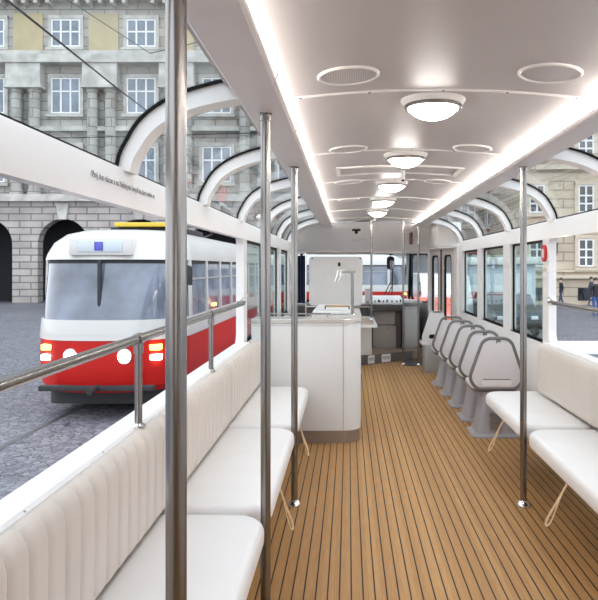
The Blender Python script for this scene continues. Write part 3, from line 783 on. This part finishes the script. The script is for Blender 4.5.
# emergency handle on the right pillar
eh = thing('emergency_handle', 'red emergency handle on the white pillar beside the open right window', 'handle', (1.52, 5.2, 1.5))
MB().loft([[(x, p[0], p[1]) for p in rrect(5.235, 5.34, 1.485, 1.615, .05)] for x in (1.512, 1.531)]).build('ring', RED, eh)
MB().loft([[(x, p[0], p[1]) for p in rrect(5.265, 5.31, 1.515, 1.585, .022)] for x in (1.508, 1.514)]).build('button', LAMINATE, eh)
MB().loft([[(x, p[0], p[1]) for p in rrect(5.25, 5.33, 1.41, 1.45, .004)] for x in (1.526, 1.531)]).build('tag_plate', DOORW, eh)

# ------------------------------------------------------------------ ceiling fittings
def cz(x): return 2.165-.04*((x-CX)/.63)**2
lamp = None
for i in range(6):
    y = 2.94+1.405*i
    if i == 5: break
    l = ['ceiling lamp nearest the camera, glowing glass bowl in a steel ring', 'second glowing ceiling lamp from the camera, before the roof vent', 'third glowing ceiling lamp from the camera', 'fourth glowing ceiling lamp from the camera', 'farthest glowing ceiling lamp, before the cab'][i]
    if i == 0:
        lamp = thing('ceiling_lamp', l, 'lamp', (CX, y, 2.165), 'round ceiling lamps')
        MB().lathe([(.140, .004), (.140, -.006), (.128, -.022), (.120, -.026), (.06, -.026)], (CX, y, 2.165), 40).build('base', TRIMW, lamp)
        MB().lathe([(.119, -.022), (.124, -.027), (.124, -.036), (.119, -.041), (.110, -.040), (.110, -.025)], (CX, y, 2.165), 40).build('steel_ring', STEEL, lamp)
        MB().lathe([(.111, -.037), (.104, -.046), (.084, -.063), (.058, -.077), (.030, -.085), (.004, -.087)], (CX, y, 2.165), 40).build('glass_bowl', BOWL, lamp)
    else:
        dup(lamp, (0, 1.405*i, 0), l)
def disc(x, y, name, label, m):
    t = thing(name, label, 'speaker', (x, y, cz(x)-.012), 'round ceiling speakers')
    z = cz(x); tl = -.08*(x-CX)/.63/.63
    def L(prof): 
        b = MB(); b.lathe(prof, (x, y, z), 40)
        for v in b.bm.verts: v.co.z += (v.co.x-x)*tl
        return b
    L([(.105, .004), (.1155, .002), (.1155, -.006), (.110, -.010), (.104, -.008), (.104, .004)]).build('rim', TRIMW, t)
    L([(.103, .002), (.103, -.005), (.002, -.007)]).build('grille', m, t)
for k, y in enumerate((2.51, 4.07, 5.62, 7.1)):
    w = ['nearest the camera', 'second from the camera', 'third from the camera', 'farthest from the camera'][k]
    disc(0.0, y, 'ceiling_speaker', 'round ceiling speaker %s on the left, perforated grille' % w, PERF)
    disc(.735, y-.03, 'ceiling_speaker', 'round ceiling speaker %s on the right, flat grey cover' % w, CEIL)
vt = thing('roof_vent', 'rectangular louvred roof vent frame in the ceiling behind the second lamp', 'vent', (CX, 5.0, 2.15))
def bent(x0, x1, y0, y1, d0, d1, n=14):
    pts = [x0+(x1-x0)*k/n for k in range(n+1)]
    return MB().band([(x, cz(x)-d1) for x in pts], [(x, cz(x)-d0) for x in pts], 'y', y0, y1)
for (y0, y1) in ((4.80, 4.83), (5.17, 5.20)): bent(-.09, .82, y0, y1, -.001, .010).build('frame_rail', TRIMW, vt)
for (x0, x1) in ((-.09, -.06), (.79, .82)): bent(x0, x1, 4.83, 5.17, -.001, .010, 2).build('frame_end', TRIMW, vt)
for k in range(6): bent(-.05, .78, 4.86+.05*k, 4.875+.05*k, -.001, .006).build('louvre', CEIL, vt)
for (x, y, l) in ((.405, 5.05, 'small cylinder sensor hanging below the roof vent'), (.37, 9.55, 'small cylinder sensor hanging near the front end of the ceiling')):
    t = thing('ceiling_sensor', l, 'sensor', (x, y, cz(x)), 'hanging ceiling sensors')
    MB().tube([(x, y, cz(x)), (x, y, cz(x)-.072)], .0145, 14).build('body', TRIMW, t)
    MB().tube([(x, y, cz(x)-.072), (x, y, cz(x)-.084)], .012, 14).build('lens', BLACKP, t)
hg = 'small cable clips along the cove lights'
for s in (-1, 1):
    for k, y in enumerate((2.2, 3.05, 4.45)):
        x = sx(s, .601); b = MB(); b.tube([(x, y, 2.050), (x-s*.006, y, 2.062), (x-s*.004, y, 2.082), (x+s*.01, y, 2.086)], .0028, 6)
        tag(b.build('cable_clip', GREYT), 'tiny metal clip %s on the %s cove edge' % (['nearest the camera', 'second from the camera', 'third from the camera'][k], 'left' if s < 0 else 'right'), 'clip', hg)

# ------------------------------------------------------------------ the street
GZ = -.95
gm = MB(); gm.box(-90, 90, -20, 120, GZ-.1, GZ)
struct(gm.build('ground', STREET, origin=(0, 0, GZ)), 'grey cobbled street', 'street')
bm_ = MB(); bm_.box(5.2, 24, 18.6, 21.6, GZ+.002, GZ+.06, .02)
tag(bm_.build('stone_crossing', SIDEWALK), 'pale paved band across the cobbles outside the right window', 'pavement')
def rail(x, l):
    b = MB(); b.box(x-.035, x+.035, -10, 30, GZ-.02, GZ+.004); b.box(x+.05, x+.075, -10, 30, GZ-.02, GZ+.003)
    tag(b.build('tram_track_rail', RAILST), l, 'rail', 'tram rails in the cobbles')
TX = -3.95
rail(TX-.67, 'steel rail in the cobbles under the far wheels of the red tram')
rail(TX+.72, 'steel rail in the cobbles under the near wheels of the red tram')

# red and cream tram
def tram(label, loc):
    t = thing('street_tram', label, 'tram', (0, 0, GZ), 'red and cream trams')
    L = 14.0; hw = 1.25
    bow = lambda x: .30*(x/1.25)**2
    def ring(z, inset, front, rf=.70, rb=.5):
        q = rrect(-hw+inset, hw-inset, front, L-front*.6, (rf, rf, rb, rb), 10)
        q = q[:11] + [(q[10][0]+(q[11][0]-q[10][0])*k/5, front) for k in range(1, 5)] + q[11:]
        return [(p[0], p[1] + (bow(p[0]) if p[1] < L/2 else 0), z) for p in q]
    lo = MB().loft([ring(-.55, .10, .10), ring(-.45, .03, .03), ring(-.1, 0, 0), ring(.36, 0, .02)])
    low = lo.build('lower_body', TRED, t)
    MB().loft([ring(.361, -.006, .012), ring(.42, -.004, .015), ring(.60, .004, .04)]).build('cream_belt', TCREAM, t)
    MB().loft([ring(.60, .03, .07), ring(1.56, .05, .24)]).build('window_band', TGLASS, t)
    MB().loft([ring(1.50, .040, .222), ring(1.562, .040, .232)]).build('window_seal', TDARK, t)
    MB().loft([ring(1.56, .012, .18), ring(1.66, .03, .22), ring(1.85, .10, .36), ring(2.0, .24, .60), ring(2.08, .45, 1.0, .6), ring(2.10, .8, 2.0, .3, .3)]).build('roof', TCREAM, t)
    rdr = MB().loft([ring(.28, -.012, .006), ring(.36, -.012, .010)]).build('waist_trim', TCREAM, low)
    y = 1.0; 
    while y < 13.2:
        for s in (-1, 1):
            p = MB(); p.prism([(s*(hw-.035), .60), (s*(hw+.002), .60), (s*(hw-.018), 1.57), (s*(hw-.06), 1.57)], 'y', y, y+.12)
            p.build('window_post', TCREAM, t)
        y += 1.36
    for s in (-1, 1): MB().prism([(s*(hw-.04), 1.22), (s*(hw-.022), 1.22), (s*(hw-.024), 1.25), (s*(hw-.042), 1.25)], 'y', 1.0, 13).build('sash_bar', GREYCAB, t)
    def fpt(x, z, d=0):
        return (x, d, z)
    def bar(x0, x1, z0, z1, y0, y1, nm, m, par=None):
        return MB().slab(x0, x1, y0, y1, z0, z1, .02, .008, 2).build(nm, m, par or t)
    bar(-.03, .03, .62, 1.56, .11, .17, 'windscreen_divider', TDARK)
    bar(-.50, .50, 1.63, 1.90, .16, .50, 'destination_box', TCREAM)
    sg = bar(-.36, .36, 1.68, 1.86, .145, .20, 'destination_sign', SHOP)
    bar(-.08, .05, 1.70, 1.84, .138, .15, 'route_mark', mat('sign_blue', (.10, .10, .5), .4), sg)
    for x in (-.42, .42):
        hl = MB().lathe([(.125, .05), (.125, -.012), (.11, -.02)], (x, .02+bow(x), .03), 24, 'y').build('headlight_rim', CHROME, t)
        MB().lathe([(.108, -.012), (.104, -.026), (.06, -.04), (.003, -.044)], (x, .02+bow(x), .03), 24, 'y').build('headlight_lens', HEADL, hl)
    for x in (-.84, .84):
        for z in (.16, .0):
            MB().slab(x-.11, x+.11, .17, .40, z-.045, z+.045, .02, .008, 2).build('turn_signal', AMBER if z > 0 else HEADL, t)
    bar(-.9, .9, -.50, -.42, -.04, .10, 'bumper', TDARK)
    MB().tube([(0, .1, -.45), (0, -.30, -.47)], .05, 10).build('coupler', TDARK, t)
    MB().loft([[(p[0], p[1], z) for p in rrect(-1.0, 1.0, .5, 13.4, .2)] for z in (-.80, -.5)]).build('underframe', TDARK, t)
    for y in (2.6, 4.5, 9.2, 11.1):
        for s in (-1, 1): MB().lathe([(.05, -.06), (.33, -.06), (.35, -.05), (.35, .06), (.05, .06)], (s*.72, y, -.60), 24, 'x').build('wheel', RAILST, t)
    for y in (3.0, 7.2): MB().slab(hw-.03, hw+.012, y, y+.22, .66, .72, .008, .006, 2).build('amber_reflection', AMBER, t)  # glowing amber bars put in for a reflection in the side windows
    rq = MB().box(-.7, .7, 2.6, 4.6, 2.09, 2.22, .04).build('roof_box', TDARK, t)
    MB().box(-.55, .55, 2.4, 3.4, 2.22, 2.30, .02).build('roof_box_cover', YELLOW, rq)
    pg = MB(); pg.tube([(-.5, 5.2, 2.1), (-.5, 6.6, 2.28), (-.6, 5.2, 2.40)], .03, 8); pg.tube([(.5, 5.2, 2.1), (.5, 6.6, 2.28), (.6, 5.2, 2.40)], .03, 8); pg.tube([(-.8, 5.2, 2.42), (.8, 5.2, 2.42)], .04, 8)
    pg.build('pantograph', TDARK, t)
    mr = MB(); mr.tube([(1.12, .35, 1.5), (1.42, .20, 1.45)], .015, 8); mr.slab(1.36, 1.46, .16, .22, 1.15, 1.45, .02, .01, 2); mr.build('side_mirror', TDARK, t)
    return t
# built round its own axis with z measured from our floor, so the empty sits at the rail level
tr1 = tram('red and cream tram with lit headlights passing on the left', None)
tr1.location = (TX, 10.65, GZ+.008)
tr2 = dup(tr1, (0, 0, 0), 'red and cream tram crossing the street ahead, seen through the windscreen')
tr2.location = (3.0, 34.0, GZ); tr2.rotation_euler.z = PI/2

# buildings
def window_part(par, xc, z0, z1, w, y, pane_m, nx, trans, sill=True, surround=STONEP):
    f = MB(); fw = .09
    f.frame([(xc-w/2, z0), (xc+w/2, z0), (xc+w/2, z1), (xc-w/2, z1)], [(xc-w/2+fw, z0+fw), (xc+w/2-fw, z0+fw), (xc+w/2-fw, z1-fw), (xc-w/2+fw, z1-fw)], 'y', y-.10, y+.02)
    for k in range(1, nx): 
        x = xc-w/2+w*k/nx; f.box(x-.055, x+.055, y-.09, y, z0+.05, z1-.05)
    for tz in trans:
        z = z0+(z1-z0)*tz; f.box(xc-w/2+.05, xc+w/2-.05, y-.085, y, z-.05, z+.05)
    fo = f.build('window', WFRAME, par)
    MB().box(xc-w/2+.04, xc+w/2-.04, y-.05, y-.02, z0+.04, z1-.04).build('pane', pane_m, fo)
    if sill:
        q = MB(); q.box(xc-w/2-.3, xc+w/2+.3, y-.30, y+.01, z0-.26, z0-.06)
        q.box(xc-w/2-.22, xc-w/2, y-.12, y+.01, z0, z1+.2); q.box(xc+w/2, xc+w/2+.22, y-.12, y+.01, z0, z1+.2); q.box(xc-w/2-.22, xc+w/2+.22, y-.14, y+.01, z1+.02, z1+.26)
        q.build('surround', surround, fo)
BY = 46.0; WX = [-19.1+5.1*k for k in range(-2, 5)]
b1 = thing('apartment_building', 'grey stone palace with paired columns and arches, left across the street', 'building', (-16, BY+4, GZ))
MB().box(-36, 4.0, BY, BY+10, 6.0, 23).build('upper_wall', STONE, b1)
ag = MB(); r = 1.7; zs = 3.0
for xc in WX:
    pl = [(xc-2.55, GZ), (xc-r, GZ), (xc-r, zs)] + [(xc-r*math.cos(a), zs+r*math.sin(a)) for a in [PI*k/16 for k in range(1, 16)]] + [(xc+r, zs), (xc+r, GZ), (xc+2.55, GZ), (xc+2.55, 6.0), (xc-2.55, 6.0)]
    ag.prism(pl, 'y', BY-.5, BY+.3)
ag.build('arcade_wall', RUSTIC, b1)
MB().box(-36, 4.0, BY+2.5, BY+2.7, GZ, 6).build('arcade_back', VOID, b1)
for xc in WX:
    k = MB(); k.prism([(xc-.25, zs+r-.05), (xc+.25, zs+r-.05), (xc+.42, 5.7), (xc-.42, 5.7)], 'y', BY-.68, BY-.4); k.build('keystone', STONEP, b1)
for z, h, d in ((5.85, .45, .95), (10.6, .3, .5), (15.05, .55, 1.0), (15.7, .25, .6), (19.4, .6, 1.0), (22.6, .6, 1.3)):
    MB().box(-36, 4.0, BY-d, BY+.1, z, z+h).build('cornice', STONEP, b1)
for xc in WX:
    window_part(b1, xc, 16.35, 18.2, 1.95, BY, PANE, 3, (.55,))
    window_part(b1, xc, 11.85, 14.25, 1.95, BY, PANE, 3, (.62,))
    window_part(b1, xc, 7.2, 9.6, 1.95, BY, PANE, 3, (.62,))
    window_part(b1, xc, 20.2, 22.2, 1.95, BY, PANE, 3, (.55,))
for xc in [x-2.55 for x in WX]+[WX[-1]+2.55]:
    MB().box(xc-1.0, xc+1.0, BY-.08, BY+.05, 16.1, 18.6).build('ochre_panel', OCHRE, b1)
    MB().box(xc-1.15, xc+1.15, BY-.85, BY+.05, 13.6, 15.05).build('column_block', STONEP, b1)
    MB().box(xc-1.25, xc+1.25, BY-.95, BY+.05, 13.4, 13.6).build('column_cap', STONEP, b1)
    for d in (-.6, .6):
        MB().lathe([(.45, 6.3), (.45, 6.6), (.36, 6.75), (.36, 12.6), (.32, 13.1), (.42, 13.2), (.45, 13.4)], (xc+d, BY-.4, 0), 20).build('column', STONE, b1)
    for d in (-1.6, -.8, 0, .8, 1.6): MB().box(xc+d-.12, xc+d+.12, BY-.8, BY, 19.05, 19.4).build('corbel', STONEP, b1)
b2 = thing('apartment_building', 'beige banded stone house right across the street', 'building', (20, 47, GZ))
FY = 43.0
MB().box(11.0, 40, FY, FY+10, GZ, 24).build('wall', BEIGE, b2)
for z, h, d in ((.75, .22, .35), (1.15, .15, .22), (3.9, .25, .3), (7.6, .3, .4), (11.0, .3, .35), (14.6, .4, .6), (23.2, .6, 1)):
    MB().box(10.9, 40, FY-d, FY+.1, z, z+h).build('cornice', BEIGES, b2)
for k in range(-1, 4):
    xc = 15.0+3.1*k
    for z0, z1 in ((1.5, 3.24), (4.9, 6.65), (8.4, 10.1), (11.9, 13.6), (16, 18)):
        window_part(b2, xc, z0, z1, .98, FY, PANED, 2, (.33, .62), True, BEIGES)
    MB().box(xc-.5, xc+.5, FY-.04, FY+.05, -.65, .15).build('cellar_window', PANED, b2)
ll = MB(); ll.lathe([(.03, 0), (.16, .25), (.20, .9), (.05, 1.2)], (12.9, FY-.45, 2.0), 12); ll.box(12.87, 12.93, FY-.5, FY, 3.1, 3.16)
ll.build('wall_lantern', TDARK, b2)
b3 = thing('apartment_building', 'grey green town house behind the crossing tram', 'building', (4, 60, GZ))
MB().box(4.6, 13.5, 58, 66, GZ, 15).build('wall', GREENB, b3)
MB().box(4.5, 13.9, 57.4, 66.4, 15, 15.5).build('cornice', STONEP, b3)
MB().prism([(57.4, 15.5), (66.4, 15.5), (62, 18.5)], 'x', 4.5, 13.9).build('roof', mat('roof_tile', (.25, .14, .10), .8), b3)
MB().box(4.9, 12.5, 56.6, 58.1, 2.6, 3.6).build('awning', mat('red_awning', (.55, .10, .07), .7), b3)
MB().box(4.9, 12.3, 57.9, 58.05, -.8, 2.5).build('shop_front', SHOP, b3)
for k in range(4):
    for z0 in (5, 8.5, 12): window_part(b3, 5.8+2.2*k, z0, z0+1.9, 1.2, 58, PANE, 2, (.6,))
b4 = thing('kiosk', 'pale blue panelled kiosk seen through the narrow right windows', 'kiosk', (6.4, 29, GZ))
MB().box(4.9, 7.6, 27.6, 30, GZ, 1.55, .05).build('body', SHOP, b4)
MB().box(4.7, 7.8, 27.3, 30.2, 1.55, 1.85, .05).build('roof', TCREAM, b4)
for k in range(3): MB().box(5.05+.85*k, 5.75+.85*k, 27.57, 27.62, -.3, 1.2, .02).build('panel', WFRAME, b4)

def vehicle(name, label, cat, cx, cy, L, Wd, prof, glass_poly, m, roty):
    t = thing(name, label, cat, (0, 0, 0))
    MB().prism(prof, 'x', -Wd/2, Wd/2).build('body', m, t)
    MB().prism(glass_poly, 'x', -Wd/2-.012, Wd/2+.012).build('side_window', PANED, t)
    for y in (-L*.31, L*.31):
        for s in (-1, 1):
            w = MB().lathe([(.05, -.1), (.29, -.1), (.31, -.07), (.31, .07), (.29, .1), (.05, .1)], (s*(Wd/2-.08), y, .31), 20, 'x').build('wheel', BLACK, t)
            MB().lathe([(.02, s*.105), (.19, s*.105), (.19, s*.09)], (s*(Wd/2-.08), y, .31), 16, 'x').build('hub', CHROME, w)
    for s in (-.55, .55):
        MB().slab(s*Wd/2*1.2-.12, s*Wd/2*1.2+.12, -L/2-.02, -L/2+.06, .62, .74, .02, .01, 2).build('headlight', LAMINATE, t)
    MB().slab(-Wd/2+.05, Wd/2-.05, -L/2-.05, -L/2+.1, .28, .5, .03, .02, 2).build('bumper', BLACKP, t)
    t.location = (cx, cy, GZ); t.rotation_euler.z = roty
    return t
carp = [(-2.1, .3), (-2.1, .7), (-1.95, .85), (-1.1, .95), (-.45, 1.42), (.9, 1.45), (1.75, .98), (2.1, .9), (2.1, .3)]
carg = [(-.95, .95), (-.42, 1.36), (.85, 1.38), (1.45, .97)]
vehicle('parked_car', 'dark car parked outside the narrow right windows', 'car', 5.75, 25.2, 4.2, 1.75, carp, carg, CARD, 0)
vanp = [(-2.4, .35), (-2.4, 1.0), (-2.2, 1.15), (-1.55, 1.95), (-1.3, 2.1), (2.4, 2.15), (2.4, .35)]
vang = [(-1.9, 1.2), (-1.5, 1.8), (-.7, 1.85), (-.7, 1.2)]
vehicle('white_van', 'white van parked beyond the front door glass', 'van', 3.75, 28.0, 4.8, 1.9, vanp, vang, CARW, 0)

vehicle('parked_car', 'small orange red car seen through the rounded corner window', 'car', 2.75, 22.6, 4.0, 1.7, carp, carg, mat('orange_red_car_paint', (.62, .09, .03), .25, var=.05, coat=.5), 0)
# overhead wires
def wire(pts, r, l):
    tag(MB().tube(pts, r, 6).build('overhead_wire', WIRE), l, 'wire', 'overhead tram wires')
wire([(-5.3, 10, 5.6), (-6.6, 19.5, 6.55), (-8.4, 31, 8.0), (-10.6, 44.2, 9.4)], .022, 'thick black wire running diagonally past the upper left windows')
wire([(-30, 40, 9.0), (-15, 38, 8.7), (0, 37, 8.9)], .03, 'level black wire low before the grey stone palace')
wire([(-12, 26, 12.5), (-7, 24, 9.0), (-2, 22, 9.4)], .018, 'sagging thin wire seen through the left roof glass')
wire([(4, 30, 7.6), (11, 34, 7.0), (20, 42.9, 9.0)], .02, 'thin wire before the beige house')

# people, far across the street
def person(label, x, y, h, facing, top_m, leg_m, stride, arms, name='person'):
    t = thing(name, label, 'person', (x, y, GZ))
    k = h/1.75; st = stride
    V = [(0, 0, .95), (0, 0, 1.12), (0, .01, 1.32), (0, .0, 1.45), (0, .0, 1.53), (0, -.02, 1.63), (0, -.01, 1.72),
         (.09, 0, .90), (.10, -st*.45, .50), (.10, -st*.6+.10*st, .08), (.10, -st*.6-.12, .04),
         (-.09, 0, .90), (-.10, st*.25, .50), (-.10, st*.8, .09), (-.10, st*.8-.13, .04),
         (.19, 0, 1.40), (.24, .04+arms*.1, 1.14), (.25, -.06-arms*.3, .94), (.25, -.09-arms*.38, .84),
         (-.19, 0, 1.40), (-.24, .06, 1.13), (-.25, .0, .90), (-.25, -.01, .81)]
    E = [(0,1),(1,2),(2,3),(3,4),(4,5),(5,6),(0,7),(7,8),(8,9),(9,10),(0,11),(11,12),(12,13),(13,14),(3,15),(15,16),(16,17),(17,18),(3,19),(19,20),(20,21),(21,22)]
    R = [.15,.14,.165,.10,.055,.095,.075,.095,.068,.05,.04,.095,.068,.05,.04,.07,.05,.04,.035,.07,.05,.04,.035]
    me = bpy.data.meshes.new('body'); me.from_pydata([(a*k, b*k, c*k) for a, b, c in V], E, []); me.update()
    for m in (top_m, leg_m, SKIN, HAIR): me.materials.append(m)
    o = bpy.data.objects.new('body', me); COL.objects.link(o); o.parent = t
    o.modifiers.new('Skin', 'SKIN'); o.modifiers.new('Sub', 'SUBSURF').levels = 1
    for i, sv in enumerate(me.skin_vertices[0].data): sv.radius = (R[i]*k, R[i]*k*.8); sv.use_root = (i == 0)
    o.modifiers['Sub'].render_levels = 1
    bpy.context.view_layer.update()
    dg = bpy.context.evaluated_depsgraph_get()
    me2 = bpy.data.meshes.new_from_object(o.evaluated_get(dg))
    o.modifiers.clear(); o.data = me2
    for p in me2.polygons:
        c = p.center/k; p.use_smooth = True
        p.material_index = 2 if c.z > 1.52 else (1 if c.z < .93 and abs(c.x) < .2 else (2 if c.z < .87 and abs(c.x) >= .2 else 0))
    hm = MB(); hm.lathe([(.005, .115), (.06, .105), (.095, .06), (.105, 0), (.10, -.03)], (0, .012, 0), 16)
    for v in hm.bm.verts: v.co = Vector((v.co.x*k*.95, v.co.y*k, (v.co.z+1.69)*k)) 
    WORLD['tmp'] = Vector((0, 0, 0))
    hm2 = hm.build('hair', HAIR, None, origin=(0, 0, 0)); hm2.location = (0, 0, 0); hm2.parent = t
    t.rotation_euler.z = facing
    return t
person('person in a dark blue coat walking past the beige house', 15.0, 42.0, 1.78, PI/2, COATB, COATB, .28, .3)
person('person in a black coat walking at the corner of the beige house', 13.0, 41.6, 1.72, -PI/2, JACKET, COATB, .25, .3)
person('person in a black jacket and blue jeans beside a motorcycle', 12.0, 33.0, 1.86, .3, JACKET, JEANS, .06, .9)
mc = thing('motorcycle', 'black motorcycle parked beside the person in blue jeans', 'motorcycle', (14.15, 36.9, GZ))
for y in (36.2, 37.7):
    w = MB().lathe([(.25, -.06), (.31, -.06), (.33, 0), (.31, .06), (.25, .06)], (14.15, y, GZ+.33), 24, 'x').build('wheel', BLACK, mc)
    MB().lathe([(.02, -.03), (.25, -.012), (.25, .012), (.02, .03)], (14.15, y, GZ+.33), 12, 'x').build('rim', CHROME, w)
MB().slab(13.99, 14.31, 36.55, 37.1, GZ+.72, GZ+1.02, .12, .08).build('fuel_tank', RED, mc)
MB().slab(14.0, 14.3, 37.05, 37.95, GZ+.76, GZ+.90, .1, .04).build('seat', BLACKP, mc)
MB().slab(14.0, 14.3, 36.6, 37.4, GZ+.30, GZ+.72, .08, .05).build('engine', KICK, mc)
MB().tube([(14.15, 36.2, GZ+.33), (14.15, 36.45, GZ+1.1)], .04, 8).build('fork', CHROME, mc)
MB().tube([(13.78, 36.6, GZ+1.16), (14.0, 36.45, GZ+1.12), (14.3, 36.45, GZ+1.12), (14.52, 36.6, GZ+1.16)], .02, 8).build('handlebar', BLACKP, mc)
MB().slab(14.02, 14.28, 36.2, 36.45, GZ+.95, GZ+1.35, .08, .05).build('windshield_fairing', LAMINATE, mc)

mc.location = (12.75, 33.6, GZ)
# ------------------------------------------------------------------ light
wd = bpy.data.worlds.new('overcast_sky'); S.world = wd; wd.use_nodes = True
nt = wd.node_tree; nt.nodes.clear()
o = nt.nodes.new('ShaderNodeOutputWorld'); bg = nt.nodes.new('ShaderNodeBackground')
tc = nt.nodes.new('ShaderNodeTexCoord'); sp = nt.nodes.new('ShaderNodeSeparateXYZ'); nt.links.new(tc.outputs['Generated'], sp.inputs[0])
rp = nt.nodes.new('ShaderNodeValToRGB')
rp.color_ramp.elements[0].position = 0; rp.color_ramp.elements[0].color = (.86, .90, .95, 1)
rp.color_ramp.elements[1].position = .8; rp.color_ramp.elements[1].color = (.80, .89, 1, 1)
nt.links.new(sp.outputs[2], rp.inputs[0]); nt.links.new(rp.outputs[0], bg.inputs[0]); bg.inputs[1].default_value = 1.55
nt.links.new(bg.outputs[0], o.inputs[0])

# ------------------------------------------------------------------ camera
cam = bpy.data.cameras.new('camera'); co = bpy.data.objects.new('camera', cam); COL.objects.link(co)
co.location = (0, 0, 1.44); co.rotation_euler = (PI/2, 0, 0)
cam.sensor_fit = 'HORIZONTAL'; cam.sensor_width = 36; cam.lens = 680/598*36
cam.shift_x = -49.5/598; cam.shift_y = -32.5/598; cam.clip_start = .05; cam.clip_end = 500
S.camera = co
S.view_settings.view_transform = 'Standard'; S.view_settings.look = 'None'; S.view_settings.gamma = 1
S.view_settings.use_curve_mapping = False; S.view_settings.exposure = .62
S.cycles.use_denoising = True; S.cycles.max_bounces = 10; S.cycles.diffuse_bounces = 5; S.cycles.transparent_max_bounces = 24
S.cycles.sample_clamp_indirect = 8
S.render.film_transparent = False
